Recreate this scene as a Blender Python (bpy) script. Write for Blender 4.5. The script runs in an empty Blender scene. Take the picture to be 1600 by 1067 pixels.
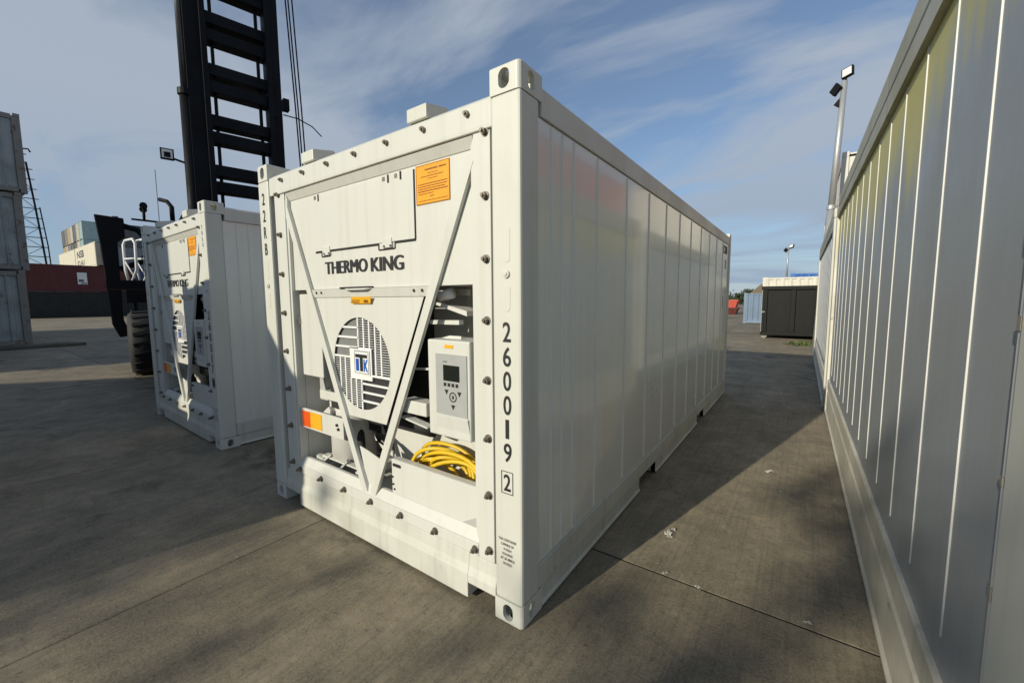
import bpy, bmesh, math, random
from mathutils import Vector, Matrix
random.seed(7)
C = bpy.context.scene.collection
SC = bpy.context.scene
R = math.radians

# ------------------------------------------------------------------ camera
cam_d = bpy.data.cameras.new('camera')
cam = bpy.data.objects.new('camera', cam_d); C.objects.link(cam)
cam.location = (1.0224, -1.4901, 1.5836)
_y, _p, _r = R(35.344), R(-5.374), R(-0.357)
_f = Vector((-math.sin(_y)*math.cos(_p), math.cos(_y)*math.cos(_p), math.sin(_p)))
_ri = Vector((math.cos(_y), math.sin(_y), 0)); _u = _ri.cross(_f)
_r2 = math.cos(_r)*_ri + math.sin(_r)*_u; _u2 = -math.sin(_r)*_ri + math.cos(_r)*_u
cam.rotation_euler = Matrix((_r2, _u2, -_f)).transposed().to_euler()
cam_d.sensor_width = 36.0; cam_d.lens = 637.43/1600*36
cam_d.shift_x = -4.15/1600; cam_d.shift_y = -6.6/1600
cam_d.clip_start = 0.02; cam_d.clip_end = 3000
SC.camera = cam

# ------------------------------------------------------------------ sky, sun, exposure
SUN_EL, SUN_AZ = R(21.9), R(13.6)          # light travels towards +y, turned towards +x
d = Vector((math.sin(SUN_AZ)*math.cos(SUN_EL), math.cos(SUN_AZ)*math.cos(SUN_EL), -math.sin(SUN_EL)))
sl = bpy.data.lights.new('sun', 'SUN'); sun = bpy.data.objects.new('sun', sl); C.objects.link(sun)
sl.energy = 5.0; sl.angle = R(0.55); sl.color = (1.0, 0.925, 0.75)
sun.rotation_euler = d.to_track_quat('-Z', 'Y').to_euler(); sun.location = (0, -20, 20)
w = bpy.data.worlds.new('World'); SC.world = w; w.use_nodes = True
nt = w.node_tree; N = nt.nodes; LK = nt.links
for n in list(N): N.remove(n)
def nd(t, nodes=None, **kw):
    n = (nodes or N).new(t)
    for k, v in kw.items(): setattr(n, k, v)
    return n
sky = nd('ShaderNodeTexSky', sky_type='NISHITA', sun_disc=False)
sky.sun_elevation = SUN_EL; sky.sun_rotation = R(180) + SUN_AZ; sky.altitude = 0
sky.air_density = 1.0; sky.dust_density = 0.15; sky.ozone_density = 3.0
tc = nd('ShaderNodeTexCoord'); sp = nd('ShaderNodeSeparateXYZ'); LK.new(tc.outputs['Generated'], sp.inputs[0])
mx = nd('ShaderNodeMath', operation='MAXIMUM'); LK.new(sp.outputs[2], mx.inputs[0]); mx.inputs[1].default_value = 0.0
ad = nd('ShaderNodeMath', operation='ADD'); LK.new(mx.outputs[0], ad.inputs[0]); ad.inputs[1].default_value = 0.22
dx = nd('ShaderNodeMath', operation='DIVIDE'); LK.new(sp.outputs[0], dx.inputs[0]); LK.new(ad.outputs[0], dx.inputs[1])
dy = nd('ShaderNodeMath', operation='DIVIDE'); LK.new(sp.outputs[1], dy.inputs[0]); LK.new(ad.outputs[0], dy.inputs[1])
cb = nd('ShaderNodeCombineXYZ'); LK.new(dx.outputs[0], cb.inputs[0]); LK.new(dy.outputs[0], cb.inputs[1])
mp = nd('ShaderNodeMapping'); LK.new(cb.outputs[0], mp.inputs[0])
mp.inputs['Location'].default_value = (0.2, 0.4, 0); mp.inputs['Rotation'].default_value = (0, 0, R(35)); mp.inputs['Scale'].default_value = (0.50, 1.25, 1)
nz = nd('ShaderNodeTexNoise'); nz.inputs['Scale'].default_value = 1.15; nz.inputs['Detail'].default_value = 9; nz.inputs['Roughness'].default_value = 0.55; nz.inputs['Distortion'].default_value = 0.7
LK.new(mp.outputs[0], nz.inputs['Vector'])
rp = nd('ShaderNodeValToRGB'); LK.new(nz.outputs['Fac'], rp.inputs[0])
rp.color_ramp.elements[0].position = 0.42; rp.color_ramp.elements[0].color = (0.14, 0.14, 0.14, 1)
rp.color_ramp.elements[1].position = 0.57; rp.color_ramp.elements[1].color = (0.92, 0.92, 0.92, 1)
mxc = nd('ShaderNodeMixRGB'); LK.new(rp.outputs[0], mxc.inputs[0]); LK.new(sky.outputs[0], mxc.inputs[1]); mxc.inputs[2].default_value = (3.5, 4.0, 4.7, 1)
hz = nd('ShaderNodeMapRange'); hz.inputs[1].default_value = 0.0; hz.inputs[2].default_value = 0.34; hz.inputs[3].default_value = 0.75; hz.inputs[4].default_value = 0.0
LK.new(mx.outputs[0], hz.inputs[0])
mh = nd('ShaderNodeMixRGB'); LK.new(hz.outputs[0], mh.inputs[0]); LK.new(mxc.outputs[0], mh.inputs[1]); mh.inputs[2].default_value = (2.3, 3.2, 4.5, 1)
bg = nd('ShaderNodeBackground'); bg.inputs[1].default_value = 0.138; LK.new(mh.outputs[0], bg.inputs[0])
wo = nd('ShaderNodeOutputWorld'); LK.new(bg.outputs[0], wo.inputs[0])
SC.view_settings.view_transform = 'Standard'; SC.view_settings.look = 'None'
SC.view_settings.gamma = 1; SC.view_settings.use_curve_mapping = False
SC.view_settings.exposure = -0.24
SC.cycles.use_denoising = True

# ------------------------------------------------------------------ helpers
DEPTH = [False]     # unit parts were measured on the plane of the front; set back they are that much further out
def sit_all(vs):
    k = 1+max(0.0, min(p[1] for p in vs))/1.49
    return [(1.0224+(p[0]-1.0224)*k, p[1], 1.5836+(p[2]-1.5836)*k) for p in vs]
class MB:
    def __init__(s): s.v = []; s.f = []
    def add(s, vs, fs):
        o = len(s.v); s.v += [tuple(p) for p in vs]; s.f += [tuple(i+o for i in f) for f in fs]; return s
    def box(s, x0, x1, y0, y1, z0, z1):
        return s.add([(x0,y0,z0),(x1,y0,z0),(x1,y1,z0),(x0,y1,z0),(x0,y0,z1),(x1,y0,z1),(x1,y1,z1),(x0,y1,z1)],
                     [(0,3,2,1),(4,5,6,7),(0,1,5,4),(1,2,6,5),(2,3,7,6),(3,0,4,7)])
    def hexa(s, a, b):                       # two quads (4 points each) joined
        return s.add(list(a)+list(b), [(3,2,1,0),(4,5,6,7),(0,1,5,4),(1,2,6,5),(2,3,7,6),(3,0,4,7)])
    def bar(s, p, q, wd, dp, up=(0,0,1)):    # rectangular bar from p to q
        p = Vector(p); q = Vector(q); t = (q-p).normalized(); up = Vector(up)
        a = t.cross(up)
        if a.length < 1e-4: a = t.cross(Vector((1,0,0)))
        a.normalize(); b = a.cross(t); a = a*wd/2; b = b*dp/2
        return s.hexa([p-a-b, p+a-b, p+a+b, p-a+b], [q-a-b, q+a-b, q+a+b, q-a+b])
    def prism(s, poly, ax, d0, d1):          # poly of 2-D points extruded along axis ax
        def m(p, d):
            return {'x': (d,p[0],p[1]), 'y': (p[0],d,p[1]), 'z': (p[0],p[1],d)}[ax]
        n = len(poly); vs = [m(p,d0) for p in poly]+[m(p,d1) for p in poly]
        fs = [tuple(range(n-1,-1,-1)), tuple(range(n,2*n))]+[(i,(i+1)%n,n+(i+1)%n,n+i) for i in range(n)]
        return s.add(vs, fs)
    def cyl(s, p, q, r, n=12, r2=None, caps=True):
        return s.tube([p, q], [r, r if r2 is None else r2], n, caps)
    def tube(s, pts, r, n=8, caps=True):
        pts = [Vector(p) for p in pts]; rs = r if isinstance(r, (list,tuple)) else [r]*len(pts)
        o = len(s.v); prev = None
        for i, p in enumerate(pts):
            t = (pts[min(i+1,len(pts)-1)]-pts[max(i-1,0)]).normalized()
            if prev is None:
                a = t.cross(Vector((0,0,1)))
                if a.length < 1e-3: a = t.cross(Vector((1,0,0)))
            else:
                a = prev - t*prev.dot(t)
            a.normalize(); prev = a; b = t.cross(a)
            for k in range(n):
                an = 2*math.pi*k/n; s.v.append(tuple(p+(a*math.cos(an)+b*math.sin(an))*rs[i]))
        for i in range(len(pts)-1):
            for k in range(n):
                s.f.append((o+i*n+k, o+i*n+(k+1)%n, o+(i+1)*n+(k+1)%n, o+(i+1)*n+k))
        if caps:
            s.f.append(tuple(o+k for k in range(n-1,-1,-1))); s.f.append(tuple(o+(len(pts)-1)*n+k for k in range(n)))
        return s
    def mesh(s, name):
        m = bpy.data.meshes.new(name); m.from_pydata(s.v, [], s.f); m.update()
        bm = bmesh.new(); bm.from_mesh(m); bmesh.ops.recalc_face_normals(bm, faces=bm.faces); bm.to_mesh(m); bm.free()
        return m
    def build(s, name, mat, parent=None, bevel=0, smooth=False, loc=None):
        if DEPTH[0]: s.v = sit_all(s.v)
        return link(name, s.mesh(name), mat, parent, bevel, smooth, loc)
def link(name, m, mat, parent=None, bevel=0, smooth=False, loc=None, rot=None):
    if mat is not None and not m.materials: m.materials.append(mat)
    o = bpy.data.objects.new(name, m); C.objects.link(o)
    if parent: o.parent = parent
    if loc: o.location = loc
    if rot: o.rotation_euler = rot
    if smooth:
        for p in m.polygons: p.use_smooth = True
    if bevel:
        b = o.modifiers.new('bevel', 'BEVEL'); b.width = bevel; b.segments = 2; b.limit_method = 'ANGLE'; b.angle_limit = R(40); b.harden_normals = False
    return o
def tag(o, label=None, cat=None, group=None, kind=None):
    for k, v in (('label',label),('category',cat),('group',group),('kind',kind)):
        if v: o[k] = v
    return o
def thing(name, label, cat, loc=(0,0,0), rz=0, group=None):
    o = bpy.data.objects.new(name, None); C.objects.link(o); o.location = loc; o.rotation_euler = (0,0,rz)
    o.empty_display_size = .2
    return tag(o, label, cat, group)
def B(x0,x1,y0,y1,z0,z1): return MB().box(x0,x1,y0,y1,z0,z1)

# ------------------------------------------------------------------ materials
def new_mat(name):
    m = bpy.data.materials.new(name); m.use_nodes = True
    t = m.node_tree; b = t.nodes['Principled BSDF']
    return m, t, b
def noise(t, scale, detail=5, rough=.55, vec=None, vscale=None, dist=0):
    n = t.nodes.new('ShaderNodeTexNoise'); n.inputs['Scale'].default_value = scale; n.inputs['Detail'].default_value = detail
    n.inputs['Roughness'].default_value = rough; n.inputs['Distortion'].default_value = dist
    if vec is None:
        vec = t.nodes.new('ShaderNodeNewGeometry').outputs['Position']
    if vscale:
        mp = t.nodes.new('ShaderNodeMapping'); mp.inputs['Scale'].default_value = vscale; t.links.new(vec, mp.inputs[0]); vec = mp.outputs[0]
    t.links.new(vec, n.inputs['Vector']); return n.outputs['Fac']
def ramp(t, fac, a, b, va=0.0, vb=1.0):
    n = t.nodes.new('ShaderNodeMapRange'); n.inputs[1].default_value = a; n.inputs[2].default_value = b; n.inputs[3].default_value = va; n.inputs[4].default_value = vb
    t.links.new(fac, n.inputs[0]); return n.outputs[0]
def mix(t, fac, c1, c2, mode='MIX'):
    n = t.nodes.new('ShaderNodeMixRGB'); n.blend_type = mode
    for i, c in ((0,fac),(1,c1),(2,c2)):
        if isinstance(c, (int,float)): n.inputs[i].default_value = c
        elif isinstance(c, tuple): n.inputs[i].default_value = (*c,1) if len(c)==3 else c
        else: t.links.new(c, n.inputs[i])
    return n.outputs[0]
def math_(t, op, a, b):
    n = t.nodes.new('ShaderNodeMath'); n.operation = op
    for i, c in ((0,a),(1,b)):
        if isinstance(c, (int,float)): n.inputs[i].default_value = c
        else: t.links.new(c, n.inputs[i])
    return n.outputs[0]
def bump(t, b, h, strength=.2, dist=.01):
    n = t.nodes.new('ShaderNodeBump'); n.inputs['Strength'].default_value = strength; n.inputs['Distance'].default_value = dist
    t.links.new(h, n.inputs['Height']); t.links.new(n.outputs[0], b.inputs['Normal'])
def painted(name, col, rough=.45, metal=0, dirt=.12, streak=.10, rust=0.0, coat=0.0, wave=.0, dirtcol=(.25,.2,.13), scratch=0.0, scuff=0.0):
    m, t, b = new_mat(name)
    n1 = noise(t, 1.7, 7, .6); n2 = noise(t, 1.0, 5, .6, vscale=(16,16,.55)); n3 = noise(t, 45, 3)
    f1 = ramp(t, n1, .42, .75, 0, dirt); f2 = ramp(t, n2, .5, .8, 0, streak)
    c = mix(t, f1, col, dirtcol); c = mix(t, f2, c, dirtcol)
    if rust:
        nr = noise(t, 5.0, 9, .68); n4 = noise(t, .6, 3)
        fr = math_(t, 'MULTIPLY', ramp(t, nr, .66-rust*.3, .72-rust*.3, 0, 1), ramp(t, n4, .35, .6, .2, 1))
        rc = mix(t, n3, (.10,.035,.012), (.22,.09,.035))
        c = mix(t, fr, c, rc)
        t.links.new(math_(t, 'MULTIPLY', math_(t,'SUBTRACT',1.0,fr), float(metal)), b.inputs['Metallic'])
    else:
        b.inputs['Metallic'].default_value = metal
    if scuff:                                   # small dark scuffs and chips knocked into the paint
        nk = noise(t, 11, 8, .72, dist=.9); nm = noise(t, 1.3, 3)
        c = mix(t, math_(t,'MULTIPLY', ramp(t, nk, .665, .69, 0, scuff), ramp(t, nm, .48, .62, 0, 1)), c, (.20,.16,.11))
    if scratch:
        ns = noise(t, 3.0, 9, .75, vscale=(5,5,1.2), dist=1.2)
        c = mix(t, ramp(t, ns, .655, .70, 0, scratch), c, (.75,.76,.76))
    t.links.new(c, b.inputs['Base Color'])
    r = ramp(t, n1, .3, .75, rough*.85, min(1, rough*1.35)); t.links.new(r, b.inputs['Roughness'])
    if coat: b.inputs['Coat Weight'].default_value = coat; b.inputs['Coat Roughness'].default_value = .07
    if wave:
        nw = noise(t, 1.1, 2, .4); bump(t, b, nw, wave, .03)
    else:
        bump(t, b, n3, .05, .002)
    return m
def plain(name, col, rough=.5, metal=0):
    m, t, b = new_mat(name); b.inputs['Base Color'].default_value = (*col,1); b.inputs['Roughness'].default_value = rough; b.inputs['Metallic'].default_value = metal
    n1 = noise(t, 9, 5); t.links.new(mix(t, ramp(t,n1,.35,.75,0,.25), col, tuple(x*.55 for x in col)), b.inputs['Base Color'])
    return m
M = {}
M['white'] = painted('white_frame_paint', (.60,.605,.545), .42, dirt=.14, streak=.18, scuff=.5)
M['front'] = painted('white_unit_paint', (.61,.615,.565), .38, dirt=.10, streak=.16, scuff=.25)
M['side'] = painted('white_side_paint', (.74,.745,.68), .22, dirt=.08, streak=.10, coat=.8, wave=.06)
M['rail'] = painted('white_rail_paint', (.58,.585,.525), .5, dirt=.35, streak=.35, rust=.02, scuff=.8)
M['bead'] = painted('white_bead_paint', (.74,.745,.69), .35, dirt=.05, streak=.0)
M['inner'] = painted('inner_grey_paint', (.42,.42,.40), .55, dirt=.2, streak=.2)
M['black'] = plain('black_plastic', (.012,.012,.013), .6)
M['rubber'] = plain('black_rubber', (.02,.02,.02), .75)
M['print'] = plain('black_print', (.02,.02,.022), .5)
M['bolt'] = painted('bolt_steel', (.22,.20,.17), .45, metal=.8, dirt=.3)
M['orange'] = plain('orange_label', (.86,.36,.01), .45)
M['amber'] = plain('amber_label', (.80,.42,.02), .4)
M['red_lbl'] = plain('red_label', (.75,.10,.012), .4)
M['brown'] = plain('brown_print', (.20,.06,.005), .5)
M['blue_prt'] = plain('blue_print', (.01,.10,.42), .45)
M['plate'] = plain('white_plate', (.82,.82,.80), .35)
M['grey_lbl'] = plain('grey_keypad', (.38,.39,.38), .4)
M['screen'] = plain('dark_screen', (.015,.018,.014), .15)
M['fin'] = plain('grey_fin', (.24,.25,.24), .5, .3)
M['coil'] = plain('dark_coil', (.025,.025,.025), .6)
M['comp'] = painted('compressor_paint', (.62,.61,.58), .45, dirt=.2)
M['cable'] = plain('yellow_cable', (.72,.47,.015), .45)
M['slot'] = plain('slot_shadow', (.02,.02,.02), .9)

# ------------------------------------------------------------------ ground
def concrete(name, slab=True):
    m, t, b = new_mat(name)
    g = t.nodes.new('ShaderNodeNewGeometry').outputs['Position']
    n1 = noise(t, .45, 8, .6, vec=g); n2 = noise(t, 2.3, 8, .65, vec=g, dist=.4); n3 = noise(t, 1, 4, .6, vec=g, vscale=(46,1.1,1)); n4 = noise(t, 90, 3, .6, vec=g)
    n5 = noise(t, .9, 6, .7, vec=g, vscale=(1,.35,1), dist=.8)
    n6 = noise(t, 8.5, 6, .7, vec=g, dist=.6)
    c = mix(t, ramp(t,n1,.3,.7), (.185,.152,.098), (.40,.325,.215))
    c = mix(t, ramp(t,n6,.40,.70,0,.55), c, (.085,.075,.055)); c = mix(t, ramp(t,n6,.42,.28,0,.4), c, (.38,.33,.25))
    c = mix(t, ramp(t,n2,.38,.68,0,.65), c, (.10,.088,.066))
    c = mix(t, ramp(t,n3,.45,.72,0,.5), c, (.085,.074,.054))
    c = mix(t, ramp(t,n5,.58,.66,0,.6), c, (.05,.045,.036))
    c = mix(t, ramp(t,n4,.45,.62,0,.40), c, (.32,.285,.22))
    vo = t.nodes.new('ShaderNodeTexVoronoi'); vo.inputs['Scale'].default_value = 7; t.links.new(g, vo.inputs['Vector'])
    sz = noise(t, 1.3, 2, .5, vec=g)
    c = mix(t, math_(t,'MULTIPLY', ramp(t, vo.outputs['Distance'], .035,.05,1,0), ramp(t, sz,.5,.6,0,.9)), c, (.55,.53,.48))
    wv = t.nodes.new('ShaderNodeMixRGB'); wv.blend_type = 'ADD'; wv.inputs[0].default_value = .5; t.links.new(g, wv.inputs[1])
    nc = t.nodes.new('ShaderNodeTexNoise'); nc.inputs['Scale'].default_value = 1.6; nc.inputs['Detail'].default_value = 6; t.links.new(g, nc.inputs['Vector']); t.links.new(nc.outputs['Color'], wv.inputs[2])
    vc = t.nodes.new('ShaderNodeTexVoronoi'); vc.feature = 'DISTANCE_TO_EDGE'; vc.inputs['Scale'].default_value = .32; t.links.new(wv.outputs[0], vc.inputs['Vector'])
    crk = math_(t,'MULTIPLY', ramp(t, vc.outputs['Distance'], .0010,.0035,1,0), ramp(t, n1,.46,.60,0,.5))
    n8 = noise(t, 30, 5, .7, vec=g); c = mix(t, ramp(t,n8,.55,.68,0,.55), c, (.07,.06,.045))
    n9 = noise(t, .7, 5, .6, vec=g, dist=.5); n10 = noise(t, 5, 6, .7, vec=g)
    oil = math_(t,'MULTIPLY', ramp(t,n9,.60,.66,0,1), ramp(t,n10,.40,.52,0,.75)); c = mix(t, oil, c, (.035,.031,.025))
    c = mix(t, crk, c, (.03,.026,.02))
    if slab:
        oi = t.nodes.new('ShaderNodeObjectInfo'); rr = ramp(t, oi.outputs['Random'], 0, 1, .86, 1.1)
        hv = t.nodes.new('ShaderNodeHueSaturation'); t.links.new(rr, hv.inputs['Value']); t.links.new(c, hv.inputs['Color']); c = hv.outputs[0]
    t.links.new(c, b.inputs['Base Color'])
    t.links.new(ramp(t,n2,.3,.7,.62,.92), b.inputs['Roughness'])
    h = math_(t,'ADD', math_(t,'MULTIPLY',n3,.6), math_(t,'ADD', math_(t,'MULTIPLY',n2,.8), math_(t,'MULTIPLY',n4,.35)))
    bump(t, b, h, .45, .012)
    return m
M['concrete'] = concrete('yard_concrete'); M['ground'] = concrete('far_concrete', False)
g = MB().add([(-900,-900,0),(900,-900,0),(900,900,0),(-900,900,0)], [(0,1,2,3)]).build('ground', M['ground'], loc=(0,0,-.02)); tag(g, kind='structure')
M['sealant'] = plain('joint_sealant', (.012,.011,.010), .9)
tag(MB().add([(-33,-16.9,0),(7.6,-16.9,0),(7.6,24.4,0),(-33,24.4,0)],[(0,1,2,3)]).build('sub_base', M['sealant'], loc=(0,0,-.0045)), kind='structure')
yard = bpy.data.objects.new('concrete_yard', None); C.objects.link(yard); tag(yard, kind='structure')
XJ = [-33.0,-27.3,-21.6,-15.8,-10.1,-4.42,-1.755,1.95,7.6]; YJ = [-16.9,-11.0,-5.1,.80,6.70,12.6,18.5,24.4]
for i in range(len(XJ)-1):
    for j in range(len(YJ)-1):
        x0,x1,y0,y1 = XJ[i]+(.002 if XJ[i] == -1.755 else .007), XJ[i+1]-(.002 if XJ[i+1] == -1.755 else .007), YJ[j]+.007, YJ[j+1]-.007
        mb = MB(); c_ = .0025; zt = random.choice((0,0,-.0015,.0))
        mb.hexa([(x0,y0,-.045),(x1,y0,-.045),(x1,y1,-.045),(x0,y1,-.045)], [(x0,y0,-c_),(x1,y0,-c_),(x1,y1,-c_),(x0,y1,-c_)])
        mb.f.pop(1)
        o_ = len(mb.v)
        mb.v += [(x0+c_,y0+c_,zt),(x1-c_,y0+c_,zt),(x1-c_,y1-c_,zt),(x0+c_,y1-c_,zt)]
        mb.f += [(o_,o_+1,o_+2,o_+3),(4,5,o_+1,o_),(5,6,o_+2,o_+1),(6,7,o_+3,o_+2),(7,4,o_,o_+3)]
        mb.build('concrete_slab', M['concrete'], yard)

# ------------------------------------------------------------------ text and small shared meshes
def text_mesh(name, s, w, h, org, U, V, mat, parent, bold=.0, fat=0):
    cu = bpy.data.curves.new(name, 'FONT'); cu.body = s; cu.offset = bold; cu.resolution_u = 4
    o = bpy.data.objects.new(name, cu); C.objects.link(o)
    bpy.context.view_layer.update()
    dg = bpy.context.evaluated_depsgraph_get(); m = bpy.data.meshes.new_from_object(o.evaluated_get(dg))
    bpy.data.objects.remove(o); bpy.data.curves.remove(cu)
    xs = [v.co.x for v in m.vertices]; ys = [v.co.y for v in m.vertices]
    if not xs: return None
    x0,x1,y0,y1 = min(xs),max(xs),min(ys),max(ys); U = Vector(U); V = Vector(V); org = Vector(org)
    for v in m.vertices:
        a = (v.co.x-x0)/(x1-x0)*w; bb = (v.co.y-y0)/(y1-y0)*h
        v.co = org+U*a+V*bb
    if DEPTH[0]:
        for v, p in zip(m.vertices, sit_all([tuple(v.co) for v in m.vertices])): v.co = p
    m.materials.clear()
    if fat:
        vs = [tuple(v.co) for v in m.vertices]; fs = [tuple(p.vertices) for p in m.polygons]; mb = MB(); nn = U.cross(V)
        for k, o in enumerate((-2*fat, -fat, 0, fat, 2*fat)): mb.add([Vector(p)+U*o+nn*.0003*k for p in vs], fs)
        m = bpy.data.meshes.new(name); m.from_pydata(mb.v, [], mb.f); m.update()
    return link(name, m, mat, parent)
def oval(cx, cz, rx, rz, n=20):                # stadium outline
    pts = []
    for k in range(n):
        a = 2*math.pi*k/n; x = math.cos(a)*rx; z = math.sin(a)*rx
        z += (rz-rx) if math.sin(a) >= 0 else -(rz-rx)
        pts.append((cx+x, cz+z))
    return pts
def make_casting():
    w_,d_,h_ = .162,.178,.118
    base = MB().prism([(-w_,0),(0,0),(0,d_),(-w_,d_)], 'z', 0, h_).mesh('corner_casting')
    bm = bmesh.new(); bm.from_mesh(base)
    ed = [e for e in bm.edges if abs(e.verts[0].co.x)<1e-6 and abs(e.verts[1].co.x)<1e-6 and abs(e.verts[0].co.y)<1e-6 and abs(e.verts[1].co.y)<1e-6]
    bmesh.ops.bevel(bm, geom=ed, offset=.022, segments=4, affect='EDGES', profile=.5)
    tp = [e for e in bm.edges if e.verts[0].co.z>h_-1e-5 and e.verts[1].co.z>h_-1e-5 and len(e.link_faces)==2]
    bmesh.ops.bevel(bm, geom=tp, offset=.010, segments=3, affect='EDGES', profile=.5)
    bm.to_mesh(base); bm.free()
    ob = bpy.data.objects.new('t', base); C.objects.link(ob)
    cut = MB().box(-w_+.02,-.024,.024,d_-.02,.018,h_-.02)
    cut2 = MB().prism(oval(-.085,.059,.030,.042),'y',-.02,.06)
    cut3 = MB().prism(oval(.089,.059,.028,.040),'x',-.06,.02)
    cut4 = MB().prism(oval(-.08,.089,.032,.060),'z',h_-.05,h_+.02)
    obs = []
    for c_ in (cut,cut2,cut3,cut4):
        k = bpy.data.objects.new('c', c_.mesh('c')); C.objects.link(k); obs.append(k)
        b_ = ob.modifiers.new('b','BOOLEAN'); b_.object = k; b_.operation = 'DIFFERENCE'; b_.solver = 'EXACT'
    bpy.context.view_layer.update()
    m = bpy.data.meshes.new_from_object(ob.evaluated_get(bpy.context.evaluated_depsgraph_get()))
    for k in obs+[ob]: bpy.data.objects.remove(k)
    m.name = 'corner_casting'; return m
CAST = make_casting()
_b = MB().cyl((0,0,0),(0,-.005,0),.021,14); _b.cyl((0,-.005,0),(0,-.024,0),.0145,6); _b.cyl((0,-.024,0),(0,-.034,0),.0075,8)
BOLT = _b.mesh('bolt')
W, L, H = 2.438, 6.058, 2.591
def cast_at(parent, x_right, y_front, z_bot, mat):
    o = link('corner_casting', CAST if not CAST.materials or CAST.materials[0] == mat else CAST.copy(), None, parent)
    if not o.data.materials: o.data.materials.append(mat)
    o.location = (0 if x_right else -W, 0 if y_front else L, 0 if z_bot else H)
    o.scale = (1 if x_right else -1, 1 if y_front else -1, -1 if z_bot else 1)
    if z_bot: o.location.z = .118
    else: o.location.z = H-.118
    return o

# ------------------------------------------------------------------ the white refrigerated containers
def make_reefer(label, loc, rz, number, post_code, detail=True, upper=None):
    t = thing('refrigerated_container', label, 'container', loc, rz)
    wm, fm = M['white'], M['front']
    for xr in (True, False):
        for yf in (True, False):
            for zb in (True, False): cast_at(t, xr, yf, zb, wm)
    # corner posts
    for (x0,x1) in ((-.160,0),(-W,-W+.160)):
        MB().box(x0,x1,.0015,.155,.1185,H-.1185).build('corner_post', wm, t, bevel=.012)
        MB().box(x0,x1,L-.155,L-.0015,.1185,H-.1185).build('corner_post', wm, t, bevel=.012)
    # pressed marks on the two front posts
    for cx in (-.078, -W+.078):
        for z0,z1 in ((1.745,1.905),(1.525,1.650)):
            MB().prism(oval(cx,(z0+z1)/2,.021,(z1-z0)/2),'y',-.0006,.004).build('pressed_mark', wm, t, bevel=.002)
        MB().cyl((cx,.002,1.695),(cx,-.008,1.695),.019,16).cyl((cx,-.007,1.695),(cx,-.013,1.695),.010,12).build('lashing_stud', wm, t, bevel=.003)
    # front header and sill
    MB().prism([(.010,2.352),(.010,2.478),(.045,2.505),(.20,2.525),(.20,2.352)],'x',-W+.161,-.161).build('front_header', wm, t, bevel=.006)
    s_ = MB()
    prof = [(.004,.02),(.004,.150),(.017,.192),(.021,.262),(.16,.262),(.16,.02)]
    for xa,xb,zl in ((-2.066,-.350,.02),(-2.2755,-2.066,.104),(-.350,-.1625,.104)):
        s_.prism([(y,max(z,zl)) for y,z in prof],'x',xa,xb)
    s_.build('front_sill', M['rail'], t, bevel=.004)
    # bolted flange of the cooling unit
    yf = .020
    B(-2.232,-2.085,yf,.05,.264,2.350).build('flange_side', fm, t, bevel=.004)
    B(-.283,-.180,yf,.05,.264,2.350).build('flange_side', fm, t, bevel=.004)
    MB().box(-2.2315,-.1805,yf-.004,.0095,2.365,2.476).build('flange_top', fm, t, bevel=.003)
    MB().box(-2.083,-.285,yf,.05,.264,.330).build('flange_bottom', fm, t, bevel=.004)
    MB().hexa([(-2.083,yf+.003,.331),(-.285,yf+.003,.331),(-.285,.075,.331),(-2.083,.075,.331)],[(-2.083,.052,.392),(-.285,.052,.392),(-.285,.075,.392),(-2.083,.075,.392)]).build('drip_ledge', fm, t, bevel=.003)
    # channel edges round the opening
    MB().prism([(-2.083,.331),(-2.06,.392),(-2.06,2.30),(-2.083,2.349)],'y',.028,.09).build('opening_edge', fm, t, bevel=.003)
    MB().prism([(-.285,.331),(-.305,.392),(-.305,2.30),(-.285,2.349)],'y',.028,.09).build('opening_edge', fm, t, bevel=.003)
    MB().hexa([(-2.08,.024,2.349),(-.288,.024,2.349),(-.288,.09,2.349),(-2.08,.09,2.349)],[(-2.06,.050,2.298),(-.308,.050,2.298),(-.308,.09,2.298),(-2.06,.09,2.298)]).build('opening_edge', fm, t, bevel=.003)
    bm_ = M['bolt']
    def bolt(x,z,y=yf):
        link('bolt', BOLT, bm_, t, loc=(x,y,z), rot=(0,random.uniform(0,1),0))
    for k in range(7): bolt(-.304-.2955*k, 2.440, yf-.004); bolt(-.306-.2932*k, .297, yf)
    for k in range(8): bolt(-.2085, 2.348-.2888*k-(.004 if k==0 else 0)); bolt(-2.160, 2.350-.2873*k)
    # upper panel with its hatch
    MB().box(-2.059,-.306,.052,.075,1.655,2.297).build('upper_panel', fm, t, bevel=.003)
    DEPTH[0] = True
    hx0,hx1,hz0,hz1 = -1.660,-.680,1.905,2.262
    MB().box(hx0,hx1,.046,.0515,hz0,hz1).build('hatch', fm, t, bevel=.0015)
    gs = MB()
    gs.box(hx1+.0005,hx1+.011,.0485,.0513,hz0-.004,hz1-.004)
    segs = [(-1.660,-1.585,1.898),(-1.490,-.985,1.898),(-.845,-.672,1.898)]
    for a_,b_,z_ in segs: gs.box(a_,b_,.0485,.0513,z_-.0055,z_+.004)
    for a_,b_ in ((-1.585,-1.490),(-.985,-.845)):
        gs.box(a_-.006,a_+.002,.0487,.0513,1.866,1.9015); gs.box(b_-.002,b_+.006,.0487,.0513,1.866,1.9015); gs.box(a_,b_,.0489,.0513,1.862,1.870)
    gs.build('hatch_gap', M['slot'], t)
    for cx in (-1.537,-.915):
        k = MB().box(cx-.042,cx+.042,.040,.0515,1.874,1.930).build('hatch_latch', fm, t, bevel=.003)
        [MB().cyl((cx+o_,.040,1.885),(cx+o_,.034,1.885),.006,8).build('rivet', bm_, k) for o_ in (-.028,.028)]
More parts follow.
